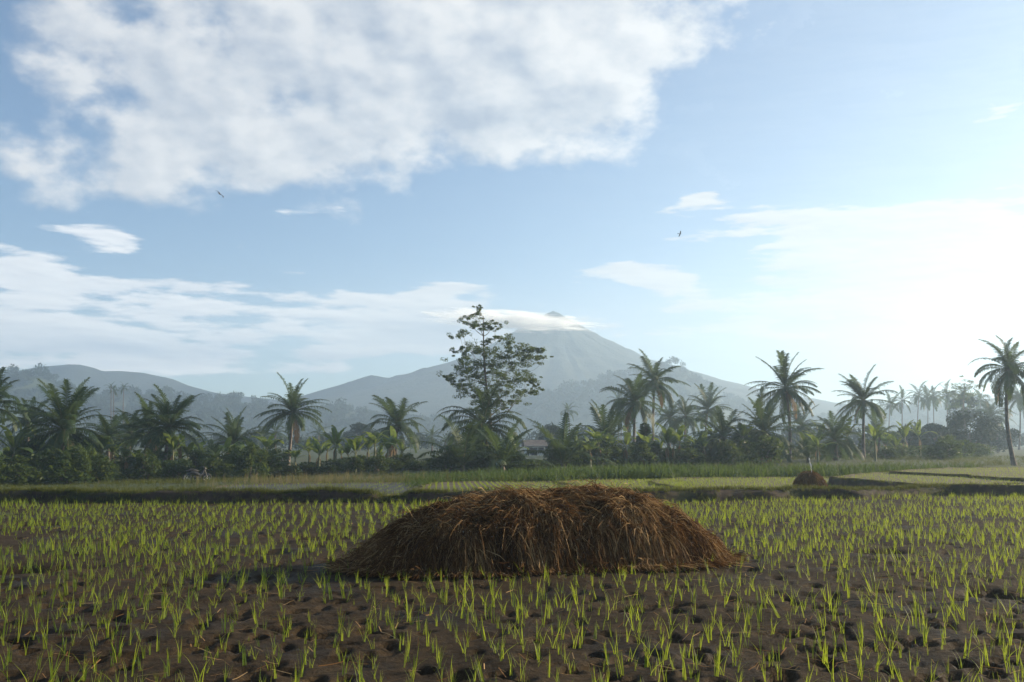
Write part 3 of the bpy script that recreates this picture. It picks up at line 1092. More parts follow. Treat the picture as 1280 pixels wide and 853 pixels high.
for i, (a, b, d, rp) in enumerate([(345, 540, 190, 20), (540, 545, 210, 17), (557, 552, 190, 14), (398, 541, 230, 15)]):
    palm('blurred grey palm in the mist between the left palms', a, a, b, d, rp, 450 + i, 14, 80, -30, 'palms in the mist at the left', 0, False)


def young_palm(label, px, D, h, seed, n=13, group=None):
    r = rng(seed)
    x0 = (px - 640) / FPX * D * .994
    z0 = float(ground_z(np.array(x0), np.array(D)))
    root = thing('young_palm', label, 'palm', (x0, D, z0), r.uniform(0, 6.28), group)
    mb = MB()
    mb.tube([[0, 0, -.1], [.02, 0, .25], [.03, 0, .55]], [.20, .19, .10], 8)
    link('stem', mb.mesh('stem', M['trunk'], True), root)
    s = h / 3.6
    for i in range(n):
        e = 82 - 62 * ((i + .5) / n) + r.normal(0, 5)
        key = min(ELEVS, key=lambda q: abs(q - e))
        link('frond', FRONDS[key][int(r.integers(3))], root, (.03, 0, .4), (0, 0, i * 2.4 + r.normal(0, .2)), s * r.uniform(.85, 1.1))
    return root


for i, (lb, px, D, h) in enumerate([
    ('stemless young palm left of the tall slim palm', 324, 80, 3.2),
    ('stemless young palm at the left foot of the feathery tree', 578, 74, 3.6),
    ('stemless young palm at the right foot of the feathery tree', 628, 72, 3.4),
    ('young palm with arching fronds right of the distant house', 704, 78, 3.9),
    ('young palm in the dark undergrowth under the leaning trunk', 190, 78, 2.6),
    ('young palm low under the largest left palm', 100, 72, 2.6),
    ('young palm sprouting beside the lone short palm at the left', 262, 86, 2.8),
    ('young palm at the foot of the tall palm in the middle right', 1010, 88, 2.6),
    ('young palm at the foot of the low dark palm', 925, 96, 2.4),
]):
    young_palm(lb, px, D, h, 500 + i)


# ------------------------------------------------------------------ banana plants
def banana_leaf(seed, L=2.3):
    r = rng(seed)
    k = 13
    t = np.linspace(0, 1, k)
    a = math.radians(r.uniform(58, 78)) - math.radians(r.uniform(70, 120)) * t ** 1.4
    st = np.stack([np.cos(a), 0 * a, np.sin(a)], -1)
    pts = np.vstack([[0, 0, 0], np.cumsum(st[:-1] * L / (k - 1), 0)])
    mb = MB()
    mb.tube(pts, np.interp(t, [0, 1], [.03, .006]), 4, 1, cap=False)
    wprof = np.interp(t, [0, .14, .2, .45, .8, 1], [0, .0, .16, .29, .24, .02])
    N = np.stack([-np.sin(a), 0 * a, np.cos(a)], -1)
    for sgn in (-1, 1):
        seg = 2
        for j in range(2, k - 1, seg):
            j2 = min(j + seg, k - 1)
            gap = r.uniform(0, .25) if r.uniform() < .6 else 0
            drop = r.uniform(.05, .45)
            inner = np.stack([pts[j], pts[j2] * (1 - gap * .3) + pts[j] * gap * .3])
            def edge(q, f):
                return pts[q] + np.array([0, sgn, 0]) * wprof[q] * f + N[q] * (.10 * f - drop * f * f * .5) * wprof[q] * 2
            mid1, mid2 = edge(j, .55), edge(j2, .55) * (1 - gap) + edge(j, .55) * gap
            o1, o2 = edge(j, 1.), edge(j2, 1.) * (1 - gap) + edge(j, 1.) * gap
            V = np.array([inner[0], inner[1], mid2, mid1, o2, o1])
            mb.add(V, [[0, 1, 2, 3], [3, 2, 4, 5]], 0, np.clip(r.normal(.5, .2), 0, 1))
    return mb.mesh('leaf', [M['banana'], M['banana_stem']], True)


BLEAF = [banana_leaf(600 + s) for s in range(6)]


def banana_stem_mesh(h, seed):
    mb = MB()
    r = rng(seed)
    mb.tube([[0, 0, -.1], [.02, 0, h * .3], [.03, .02, h * .7], [.05, .0, h]], [.13, .12, .10, .06], 8)
    for q in range(3):                                   # dry leaf sheaths hanging on the stem
        a = r.uniform(0, 6.28)
        d = np.array([math.cos(a), math.sin(a), 0])
        P = np.array([[d * .06 + [0, 0, h * .9], d * .2 + [0, 0, h * .75], d * .22 + [0, 0, h * .45]]])
        mb.strips(P, np.cross(d, [0, 0, 1.])[None, None] * np.array([.05, .08, .03])[None, :, None], 1)
    return mb.mesh('stem', [M['banana_stem'], M['dry_frond']], True)


BSTEM = [banana_stem_mesh(h, 610 + i) for i, h in enumerate((1.5, 1.9, 2.3))]
BST_H = (1.5, 1.9, 2.3)


def banana(label, px, D, s, seed, group=None):
    r = rng(seed)
    x0 = (px - 640) / FPX * D * .994
    z0 = float(ground_z(np.array(x0), np.array(D)))
    root = thing('banana_plant', label, 'banana plant', (x0, D, z0), r.uniform(0, 6.28), group)
    v = int(r.integers(3))
    link('stem', BSTEM[v], root, (0, 0, 0), None, s)
    n = int(r.integers(7, 10))
    for i in range(n):
        link('leaf', BLEAF[int(r.integers(6))], root, (.05 * s, 0, BST_H[v] * s * .95), (0, R(r.normal(0, 14) - (18 if i > n - 3 else 0)), i * 2.4 + r.normal(0, .3)), s * r.uniform(.8, 1.15))


for i, px in enumerate([372, 384, 397, 408, 419, 428, 438, 447, 457, 466, 475, 484, 493, 504]):
    banana('banana plant in the row left of the feathery tree', px + (i * 13 % 7) - 3, 78 + (i * 11 % 19), .62 + .45 * ((i * 7) % 5) / 5, 620 + i, 'row of banana plants')
for i, (px, D) in enumerate([(8, 84), (30, 76), (48, 82), (62, 88), (108, 80), (118, 86), (128, 78), (142, 82), (152, 88), (226, 88), (236, 84), (246, 90), (270, 84), (18, 74), (90, 78), (158, 80), (170, 86), (200, 82), (216, 78), (282, 90), (306, 86), (334, 88)]):
    banana('banana plant among the dark undergrowth below the left palms', px, D, .8 + .35 * ((i * 3) % 4) / 4, 640 + i, 'banana plants under the left palms')
for i, (px, D) in enumerate([(738, 78), (748, 82), (782, 84), (642, 84), (636, 88), (810, 92), (826, 95), (842, 92), (858, 96), (872, 92), (890, 98), (722, 88), (765, 86), (834, 88), (850, 86), (880, 88), (912, 94), (928, 90), (942, 96)]):
    banana('banana plant in the thicket right of the feathery tree', px, D, .75 + .35 * ((i * 3) % 4) / 4, 660 + i, 'banana plants in the middle thicket')
for i, (px, D) in enumerate([(970, 98), (1025, 100), (1060, 104), (1108, 112), (1120, 110), (1132, 114), (1150, 118), (1094, 92), (1022, 86)]):
    banana('banana plant below the slender right-hand palms', px, D, .85 + .4 * ((i * 3) % 4) / 4, 680 + i, 'banana plants below the right palms')


# ------------------------------------------------------------------ shrubs and broadleaf trees
def leaf_cloud(mb, c, rad, n, size, r, mat=0, shell=.55, flat=.5):
    d = r.normal(0, 1, (n, 3))
    d /= np.linalg.norm(d, axis=1)[:, None]
    P = np.asarray(c) + d * (r.uniform(shell ** 3, 1, n) ** (1 / 3))[:, None] * np.asarray(rad)
    a = r.normal(0, 1, (n, 3)) * [1, 1, flat]
    a /= np.linalg.norm(a, axis=1)[:, None]
    b = np.cross(a, r.normal(0, 1, (n, 3)) * .6 + [0, 0, 1])
    b /= np.linalg.norm(b, axis=1)[:, None] + 1e-9
    s = size * r.uniform(.6, 1.3, n)[:, None]
    V = np.stack([P - a * s, P + b * s * .42, P + a * s, P - b * s * .42], 1).reshape(-1, 3)
    mb.add(V, np.arange(4 * n).reshape(-1, 4), mat, np.repeat(np.clip(r.normal(.45, .25, n), 0, 1), 4))


def shrub_meshes(seed):
    r = rng(seed)
    f, s = MB(), MB()
    for q in range(11):
        a, rr = r.uniform(0, 6.28), r.uniform(.1, .75)
        c = np.array([math.cos(a) * rr, math.sin(a) * rr, r.uniform(.30, 1.0)])
        leaf_cloud(f, c, r.uniform(.22, .42, 3) * [1, 1, .8], 130, .085, r)
        s.tube([[0, 0, -.1], c * [.4, .4, .45], c], [.03, .02, .008], 5)
    leaf_cloud(f, (0, 0, .28), (.85, .85, .3), 260, .10, r)
    return f.mesh('foliage', M['shrub']), s.mesh('stem', M['bark'], True)


SHRUBS = [shrub_meshes(700 + s) for s in range(5)]


def shrub(label, px, D, h, w, seed, group=None):
    r = rng(seed)
    x0 = (px - 640) / FPX * D * .994
    z0 = float(ground_z(np.array(x0), np.array(D)))
    root = thing('shrub', label, 'shrub', (x0, D, z0), r.uniform(0, 6.28), group)
    f, s = SHRUBS[seed % 5]
    link('foliage', f, root, None, None, (w, w, h))
    link('stem', s, root, None, None, (w, w, h))


rr_ = rng(5)
for i, px in enumerate(list(range(-30, 128, 9))):
    shrub('dense dark shrub in the thicket at the far left', px, 66 + (i * 7 % 13), 1.5 + rr_.uniform(0, 1.1), 1.3 + rr_.uniform(0, .6), 720 + i, 'shrubs of the far left thicket')
for i, px in enumerate((-20, 12, 38, 66, 92, 118)):
    shrub('tall dark bush filling the gap behind the left palm trunks', px, 90 + (i * 7 % 13), 2.2 + rr_.uniform(0, 1.0), 1.7 + rr_.uniform(0, .6), 970 + i, 'tall bushes behind the left palms')
for i, px in enumerate(list(range(132, 350, 13))):
    shrub('low dark shrub between the trunks left of the tall slim palm', px, 72 + (i * 5 % 17), 1.2 + rr_.uniform(0, 1.2), 1.35 + rr_.uniform(0, .5), 760 + i, 'shrubs under the left palms')
for i, px in enumerate(list(range(360, 560, 16))):
    shrub('dark shrub at the foot of the banana row', px, 78 + (i * 3 % 7), .6 + rr_.uniform(0, .6), 1.2 + rr_.uniform(0, .5), 790 + i, 'shrubs below the banana row')
for i, px in enumerate(list(range(562, 700, 10))):
    shrub('leafy shrub crowding the foot of the feathery tree', px, 74 + (i * 5 % 11), (.55 if 645 < px < 690 else 1.0) + rr_.uniform(0, .9) * (.2 if 645 < px < 690 else 1), 1.2 + rr_.uniform(0, .5), 820 + i, 'shrubs around the feathery tree')
for i, px in enumerate(list(range(705, 960, 13))):
    shrub('leafy shrub behind the green crop in the middle', px, 82 + (i * 5 % 19), 1.4 + rr_.uniform(0, 1.1), 1.35 + rr_.uniform(0, .6), 850 + i, 'shrubs behind the crop')
for i, px in enumerate(list(range(965, 1235, 13))):
    shrub('hazy shrub below the right-hand palms', px, 98 + (i * 7 % 37), 1.0 + rr_.uniform(0, 1.3), 1.4 + rr_.uniform(0, .9), 890 + i, 'shrubs below the right palms')


def broad_tree(name, label, px, py, D, rw, rh, seed, group=None, clumps=26, leaves=230, size=.24):
    """a rounded tree: (px, py) is the middle of its crown, rw and rh its half width and height in metres"""
    r = rng(seed)
    c = at(px, py, D)
    z0 = float(ground_z(np.array(c[0]), np.array(D)))
    root = thing(name, label, 'tree', (c[0], D, z0), 0, group)
    zc = c[2] - z0
    f, t, b = MB(), MB(), MB()
    t.tube([[0, 0, -.1], [.05, 0, zc * .5], [0, .05, zc]], [.28, .2, .1], 8)
    for q in range(clumps):
        d = r.normal(0, 1, 3)
        d /= np.linalg.norm(d)
        p = np.array([d[0] * rw, d[1] * rw, zc + d[2] * rh]) * [.8, .8, 1]
        leaf_cloud(f, p, np.array([rw, rw, rh]) * r.uniform(.25, .45), leaves, size, r)
        b.tube([[0, 0, max(.3, zc - rh)], [p[0] * .4, p[1] * .4, (zc - rh + p[2]) / 2], p], [.08, .05, .02], 5)
    link('trunk', t.mesh('trunk', M['bark'], True), root)
    link('limbs', b.mesh('limbs', M['bark'], True), root)
    link('crown', f.mesh('crown', M['forest']), root)


broad_tree('broadleaf_tree', 'rounded dark tree standing in the mist at the right', 1212, 541, 150, 3.6, 2.8, 920)
broad_tree('broadleaf_tree', 'low bushy tree left of the rounded dark tree in the mist', 1170, 546, 165, 3.2, 1.7, 921)
broad_tree('broadleaf_tree', 'bushy tree just behind the star-shaped palm', 1246, 542, 175, 3.4, 2.4, 922)
broad_tree('broadleaf_tree', 'tall faint tree top between the far grove and the right edge palm', 1205, 512, 235, 3.2, 3.0, 923)
broad_tree('broadleaf_tree', 'hazy round bush under the pale young palm', 1135, 552, 150, 2.6, 1.5, 924)
broad_tree('broadleaf_tree', 'faint rounded tree in the mist left of the dark low palm', 690, 545, 190, 2.4, 1.6, 925)
broad_tree('broadleaf_tree', 'faint tree in the mist behind the banana row', 450, 545, 230, 3.4, 2.4, 926)


def vine_stump():
    D, r = 96, rng(930)
    b, t = at(794, 582, D), at(808, 534, D)
    z0 = float(ground_z(np.array(b[0]), np.array(D)))
    root = thing('vine_covered_trunk', 'broken leaning trunk smothered in dark climbing leaves', 'tree', (b[0], D, z0))
    H, lx = t[2] - z0, t[0] - b[0]
    s, f = MB(), MB()
    s.tube([[0, 0, -.1], [lx * .5, 0, H * .5], [lx, 0, H]], [.25, .2, .14], 8)
    for q in range(16):
        k = q / 15
        w = np.interp(k, [0, .2, .7, 1], [1.9, 1.25, .85, .6])
        leaf_cloud(f, (lx * k + r.normal(0, .15) - (1 - k) * .3, r.normal(0, .2), H * k * .97 + .1), (w * .75, w * .75, .45), 220, .15, r)
    link('trunk', s.mesh('trunk', M['bark'], True), root)
    link('climbing_leaves', f.mesh('climbing_leaves', M['shrub']), root)


vine_stump()


def feathery_tree(label, px_foot, D, top, clumps, seed, forks, group=None, leaf=.17, n=230, shrink=1.0):
    """slim open tree: layered flat sprays of fine leaves on thin rising limbs"""
    r = rng(seed)
    x0 = (px_foot - 640) / FPX * D * .994
    z0 = float(ground_z(np.array(x0), np.array(D)))
    base = np.array([x0, D, z0])
    root = thing('feathery_tree', label, 'tree', base, 0, group)
    tp = at(top[0], top[1], D) - base
    tm = MB()
    ts = np.linspace(0, 1, 16)
    line = np.stack([tp[0] * ts ** 1.4 + .12 * np.sin(ts * 7), .15 * np.sin(ts * 5), tp[2] * ts], -1)
    tm.tube(line, np.interp(ts, [0, 1], [.21, .03]) * shrink, 8)
    link('trunk', tm.mesh('trunk', M['bark'], True), root)
    f = MB()
    nodes, rads = [l for l in line[4:]], list(np.interp(ts[4:], [0, 1], [.17, .03]) * shrink)
    pts = []
    for (px, py, rp) in list(clumps) + [(c[0] + r.normal(-1, 3.5), c[1] + r.normal(0, 4), c[2] * .8) for c in clumps]:
        p = at(px, py, D + r.normal(0, 1.5) * shrink) - base
        pts.append((p, rp * D / FPX))
    pts.sort(key=lambda q: np.hypot(q[0][0] - np.interp(q[0][2], line[:, 2], line[:, 0]), q[0][1]))
    for p, w in pts:                                     # each spray grows from the nearest limb below it
        A = np.array(nodes)
        d = p - A
        horiz = np.hypot(d[:, 0], d[:, 1])
        cost = np.linalg.norm(d, axis=1) + 2.5 * np.maximum(0, horiz * .75 - d[:, 2])
        b = int(np.argmin(cost))
        s0 = A[b]
        ln = np.linalg.norm(p - s0)
        bend = r.normal(0, .10, 3) * ln
        u = np.linspace(0, 1, 6)[:, None]
        path = s0 + (p - s0) * u + (bend + np.array([0, 0, -.10 * ln])) * np.sin(u * math.pi)
        r0 = min(rads[b] * .8, .07 * shrink)
        rad = np.linspace(r0, .012, 6)
        lm = MB()
        lm.tube(path, rad, 5)
        link('limb', lm.mesh('limb', M['bark'], True), root)
        for q in (2, 3, 4):
            nodes.append(path[q])
            rads.append(rad[q])
        for u_ in range(7):
            o = r.normal(0, .85, 3) * [w, w, w * .50]
            ww = w * r.uniform(.3, .75)
            leaf_cloud(f, p + o, (ww, ww, ww * r.uniform(.35, .8)), int(n * .23 * r.uniform(.4, 1.6)), leaf * .50, r, 0, .05, .6)
    link('crown', f.mesh('crown', M['tree']), root)


FT = [(590, 397, 7), (599, 404, 7), (607, 407, 5), (622, 403, 6), (614, 410, 4), (579, 413, 8), (594, 393, 5), (626, 423, 8), (637, 428, 8), (586, 434, 10), (577, 438, 8),
      (597, 440, 10), (571, 450, 9), (606, 438, 9), (617, 446, 11), (627, 440, 10), (640, 444, 11), (651, 438, 9), (661, 437, 9), (671, 440, 7), (674, 446, 6), (665, 451, 9),
      (643, 455, 11), (622, 456, 12), (605, 455, 11), (590, 456, 11), (576, 461, 9), (567, 474, 9), (583, 469, 10), (600, 470, 11), (615, 468, 12), (632, 465, 11), (650, 461, 9),
      (659, 469, 9), (668, 475, 6), (645, 475, 10), (626, 480, 11), (606, 485, 10), (590, 482, 10), (576, 483, 8), (640, 488, 9), (655, 488, 8), (666, 490, 6), (640, 500, 8),
      (620, 497, 10), (600, 500, 10), (610, 425, 7), (632, 470, 9), (585, 495, 9), (612, 508, 9), (630, 508, 8), (595, 512, 8), (618, 485, 10), (592, 470, 9)]
feathery_tree('tall open feathery tree rising in front of the volcano', 613, 90, (603, 396), FT, 940, 2)
FT2 = [(1205, 478, 8), (1195, 485, 8), (1215, 486, 8), (1205, 493, 10), (1190, 498, 8), (1220, 498, 8), (1210, 507, 10), (1196, 510, 8)]
feathery_tree('pale feathery tree in the mist left of the right edge palm', 1206, 215, (1205, 480), FT2, 941, 2, leaf=.30, n=150, shrink=1.2)


# ------------------------------------------------------------------ far woods on the hills
def forest():
    r = rng(950)
    proto = []
    for v in range(8):
        mb = MB()
        for q in range(7):
            d = r.normal(0, 1, 3)
            d /= np.linalg.norm(d)
            leaf_cloud(mb, d * [.55, .55, .35] + [0, 0, .75], (.5, .5, .36), 24, .19, r, 0, .3, .8)
        proto.append((np.concatenate(mb.v), np.concatenate(mb.f), np.concatenate(mb.tone)))
    mb = MB()

    def plant(x, y, z, s, h):
        V, F, T = proto[int(r.integers(8))]
        a = r.uniform(0, 6.28)
        c, sn = math.cos(a), math.sin(a)
        W = np.stack([V[:, 0] * c - V[:, 1] * sn, V[:, 0] * sn + V[:, 1] * c, V[:, 2]], -1) * [s, s, h] + [x, y, z]
        mb.add(W, F, 0, np.clip(T * .6 + r.uniform(0, .4), 0, 1))
    for (X, Y, Z), n, s0 in ((HILL_L, 1150, 5.0), (HILL_M, 950, 5.0), (HILL_R, 450, 5.2)):
        rows = int(X.shape[0] * .56)
        for q in range(n):
            i, j = int(np.clip(rows - 2 - abs(r.normal(0, 7.5)) + r.uniform(0, 2), 2, rows)), int(r.uniform(2, X.shape[1] - 2))
            x = X[i, j] + r.uniform(-2, 2)
            if abs(x / Y[i, j]) > .62:
                continue
            s = s0 * r.uniform(.6, 1.35)
            plant(x, Y[i, j] + r.uniform(-2, 2), Z[i, j] - .8, s, s * r.uniform(.7, 1.35))
    for q in range(700):                                 # hedgerows and groves on the valley floor
        y = r.uniform(230, 560)
        x = r.uniform(-.56, .56) * y
        if vnoise(x * .03, y * .03, 77) < .42:
            continue
        s = r.uniform(1.8, 4.2)
        plant(x, y, float(ground_z(np.array(x), np.array(y))) - .3, s, s * r.uniform(.8, 1.3))
    tag(link('far_woods', mb.mesh('far_woods', M['forest'])), 'misty woodland covering the valley floor and the hills', 'woods', kind='stuff')


forest()


# ------------------------------------------------------------------ house, motorbike, birds
def house(label, px, py, D, w, d, h, seed, rz):
    x0 = (px - 640) / FPX * D
    z0 = float(ground_z(np.array(x0), np.array(D))) - .1
    root = thing('house', label, 'house', (x0, D, z0), rz)
    mb = MB()
    mb.box((0, 0, h / 2), (w, d, h))
    link('wall', mb.mesh('wall', M['wall']), root)
    mb = MB()
    e, rh = .45, h * .55
    A = [[-w / 2 - e, -d / 2 - e, h - .12], [w / 2 + e, -d / 2 - e, h - .12], [w / 2 + e, 0, h + rh], [-w / 2 - e, 0, h + rh], [w / 2 + e, d / 2 + e, h - .12], [-w / 2 - e, d / 2 + e, h - .12]]
    B = [[q[0], q[1], q[2] + .12] for q in A]
    mb.add(A + B, [[0, 3, 2, 1], [3, 5, 4, 2], [6, 7, 8, 9], [9, 8, 10, 11], [0, 1, 7, 6], [5, 11, 10, 4], [1, 2, 8, 7], [2, 4, 10, 8], [0, 6, 9, 3], [3, 9, 11, 5]])
    link('roof', mb.mesh('roof', M['roof']), root)
    mb = MB()
    for s in (-1, 1):
        mb.add([[s * w / 2, -d / 2, h - .02], [s * w / 2, d / 2, h - .02], [s * w / 2, 0, h + rh - .1]], [[0, 1, 2, 2]])
    link('gable', mb.mesh('gable', M['wall']), root)
    for nm, cx, cz, ww, hh in (('door', -.1 * w, h * .38, .9, h * .76), ('window', -.34 * w, h * .55, .8, .9), ('window', .28 * w, h * .55, .8, .9)):
        mb = MB()
        mb.box((cx, -d / 2 - .03, cz), (ww, .08, hh))
        o = link(nm, mb.mesh(nm, M['dark']), root)
        mb = MB()
        for q in (-1, 1):
            mb.box((cx + q * (ww / 2 + .04), -d / 2 - .05, cz), (.08, .12, hh + .1))
        mb.box((cx, -d / 2 - .052, cz + hh / 2 + .04), (ww, .12, .08))
        link('frame', mb.mesh('frame', M['bark']), o)


house('small pale house with a dark roof far behind the shrubs', 668, 556, 175, 3.2, 3.0, 1.7, 1, R(8))
house('tiny white hut glimpsed under the dark low palm', 738, 557, 190, 1.6, 1.5, 1.5, 2, R(-20))


def motorbike():
    D = 63.0
    x0 = (250 - 640) / FPX * D
    z0 = float(ground_z(np.array(x0), np.array(D)))
    root = thing('motorbike', 'dark motorbike parked on the grass under the left palms', 'motorbike', (x0, D, z0), R(35))
    for wx in (-.62, .62):
        mb = MB()
        a = np.linspace(0, 2 * math.pi, 21)
        mb.tube(np.stack([wx + .25 * np.cos(a), 0 * a, .30 + .25 * np.sin(a)], -1), np.full(21, .05), 8, cap=False)
        w = link('wheel', mb.mesh('wheel', M['rubber'], True), root)
        mb = MB()
        mb.tube(np.stack([wx + .20 * np.cos(a), 0 * a, .30 + .20 * np.sin(a)], -1), np.full(21, .018), 6, cap=False)
        for q in range(5):
            c, s = math.cos(q * 1.2566), math.sin(q * 1.2566)
            mb.tube([[wx, 0, .30], [wx + .2 * c, 0, .30 + .2 * s]], [.018, .014], 5)
        link('rim', mb.mesh('rim', M['metal'], True), w)
    mb = MB()
    mb.tube([[-.62, 0, .50], [-.40, 0, .66], [-.10, 0, .60], [.15, 0, .45], [.32, 0, .55], [.42, 0, .82]], [.06, .13, .13, .12, .10, .06], 10)
    mb.tube([[-.25, 0, .34], [0, 0, .30], [.22, 0, .34]], [.10, .14, .09], 8)
    link('body', mb.mesh('body', M['black'], True), root)
    mb = MB()
    mb.tube([[-.70, 0, .74], [-.45, 0, .80], [-.15, 0, .76], [.08, 0, .72]], [.05, .10, .11, .05], 8)
    link('seat', mb.mesh('seat', M['rubber'], True), root)
    mb = MB()
    mb.tube([[.62, .05, .30], [.50, .05, .65], [.40, .03, .95]], [.025] * 3, 6)
    mb.tube([[.62, -.05, .30], [.50, -.05, .65], [.40, -.03, .95]], [.025] * 3, 6)
    link('fork', mb.mesh('fork', M['black'], True), root)
    mb = MB()
    mb.tube([[.28, -.34, .98], [.36, -.18, 1.0], [.40, 0, .97], [.36, .18, 1.0], [.28, .34, .98]], [.02] * 5, 6)
    hb = link('handlebar', mb.mesh('handlebar', M['black'], True), root)
    for s in (-1, 1):
        mb = MB()
        mb.tube([[.35, s * .24, 1.0], [.36, s * .30, 1.14]], [.008, .008], 5)
        mb.box((.36, s * .31, 1.18), (.02, .11, .07))
        link('mirror', mb.mesh('mirror', M['black']), hb)
    mb = MB()
    mb.tube([[.44, 0, .88], [.52, 0, .88], [.56, 0, .88]], [.09, .08, .03], 10)
    link('headlight', mb.mesh('headlight', M['dark'], True), root)


motorbike()


def bird(label, px, py, D, span, roll, yaw, seed):
    p = at(px, py, D)
    mb = MB()
    t = np.linspace(0, 1, 9)
    L = span * .42
    mb.tube(np.stack([(t - .45) * L, 0 * t, .01 * np.sin(t * 3)], -1), L * np.array([.015, .06, .10, .12, .115, .09, .07, .065, .02]), 8)
    mb.add([[(-.42) * L, -.02, 0], [-.42 * L, .02, 0], [-.95 * L, .16 * L, 0.01], [-.95 * L, -.16 * L, 0.01],
            [(-.42) * L, -.02, .012], [-.42 * L, .02, .012], [-.95 * L, .16 * L, .015], [-.95 * L, -.16 * L, .015]],
           [[0, 1, 2, 3], [7, 6, 5, 4], [0, 4, 5, 1], [1, 5, 6, 2], [2, 6, 7, 3], [3, 7, 4, 0]])
    for s in (-1, 1):
        yy = np.array([.02, .16, .30, .42, .5]) * span * s
        zz = np.array([.0, .05, .07, .04, .0]) * span
        lead = np.array([.10, .13, .12, .04, -.06]) * span
        chord = np.array([.17, .18, .17, .13, .03]) * span
        up = np.stack([np.stack([lead, yy, zz], -1), np.stack([lead - chord, yy, zz - .01], -1)], 1)
        V = np.vstack([up.reshape(-1, 3), up.reshape(-1, 3) - [0, 0, .012]])
        F = []
        for q in range(4):
            a = q * 2
            F += [[a, a + 1, a + 3, a + 2], [a + 10, a + 12, a + 13, a + 11], [a, a + 2, a + 12, a + 10], [a + 1, a + 11, a + 13, a + 3]]
        mb.add(V, F)
    o = link('bird', mb.mesh('bird', M['feather'], True), None, p, (R(roll), 0, R(yaw)))
    tag(o, label, 'bird')


bird('dark bird gliding below the big cloud at the left', 275, 243, 70, .85, 42, 75, 1)
bird('dark bird with a raised wing in the clear sky at the right', 850, 292.5, 110, .75, -55, 20, 2)


# ------------------------------------------------------------------ rice, crops and grass
def blades(n, r, h, w, lean, k=4, base_r=.02, bend=1.0):
    """n grass-like blades round the origin -> P, W"""
    a = r.uniform(0, 2 * math.pi, n)
    L = h * r.uniform(.6, 1.1, n)
    ln = np.abs(r.normal(0, lean, n))
    t = np.linspace(0, 1, k)
    out = (ln[:, None] * t + bend * ln[:, None] * t ** 2.5) * L[:, None]
    b = r.normal(0, base_r, (n, 2))
    P = np.stack([b[:, :1] + np.cos(a)[:, None] * out, b[:, 1:] + np.sin(a)[:, None] * out, L[:, None] * (t - .25 * (ln[:, None] * t ** 2))], -1)
    wd = w * np.interp(t, [0, .4, 1], [.7, 1, .06])
    s = np.stack([-np.sin(a), np.cos(a), 0 * a], -1) + r.normal(0, .4, (n, 3)) * [1, 1, 0]
    s /= np.linalg.norm(s, axis=1)[:, None]
    return P, s[:, None] * wd[None, :, None]


def clump_protos(count, seed, n, h, w, lean, k=4, base_r=.02, bend=1.0):
    out = []
    for q in range(count):
        r = rng(seed + q)
        nn = max(3, int(n * r.uniform(.6, 1.3)))
        mb = MB()
        P, W = blades(nn, r, h, w, lean, k, base_r, bend)
        mb.strips(P, W, 0, np.clip(r.normal(.5, .25, nn), 0, 1))
        out.append((np.concatenate(mb.v), np.concatenate(mb.f), np.concatenate(mb.tone)))
    return out


def scatter(mb, protos, X, Y, Z, S, r, tone=None, tilt=.16, mat=0):
    pick = r.integers(0, len(protos), len(X))
    ang = r.uniform(0, 2 * math.pi, len(X))
    tl = r.normal(0, tilt, (len(X), 2))
    for p, (V, F, T) in enumerate(protos):
        m = np.where(pick == p)[0]
        if not len(m):
            continue
        c, s = np.cos(ang[m])[:, None], np.sin(ang[m])[:, None]
        sc_ = S[m][:, None]
        vx, vy, vz = (V[None, :, 0] * c - V[None, :, 1] * s) * sc_, (V[None, :, 0] * s + V[None, :, 1] * c) * sc_, V[None, :, 2] * sc_
        W = np.stack([vx + vz * tl[m, :1] + X[m][:, None], vy + vz * tl[m, 1:] + Y[m][:, None], vz + Z[m][:, None]], -1)
        Fm = F[None] + (np.arange(len(m)) * len(V))[:, None, None]
        to = np.broadcast_to(T[None], (len(m), len(T)))
        if tone is not None:
            to = np.clip(to + tone[m][:, None], 0, 1)
        mb.add(W.reshape(-1, 3), Fm.reshape(-1, 4), mat, to.reshape(-1))


RICE_NEAR = clump_protos(18, 1300, 6, .24, .0036, .14, 5, .011, 1.6)
RICE_FAR = clump_protos(12, 1330, 6, .21, .0046, .13, 4, .013, 1.4)


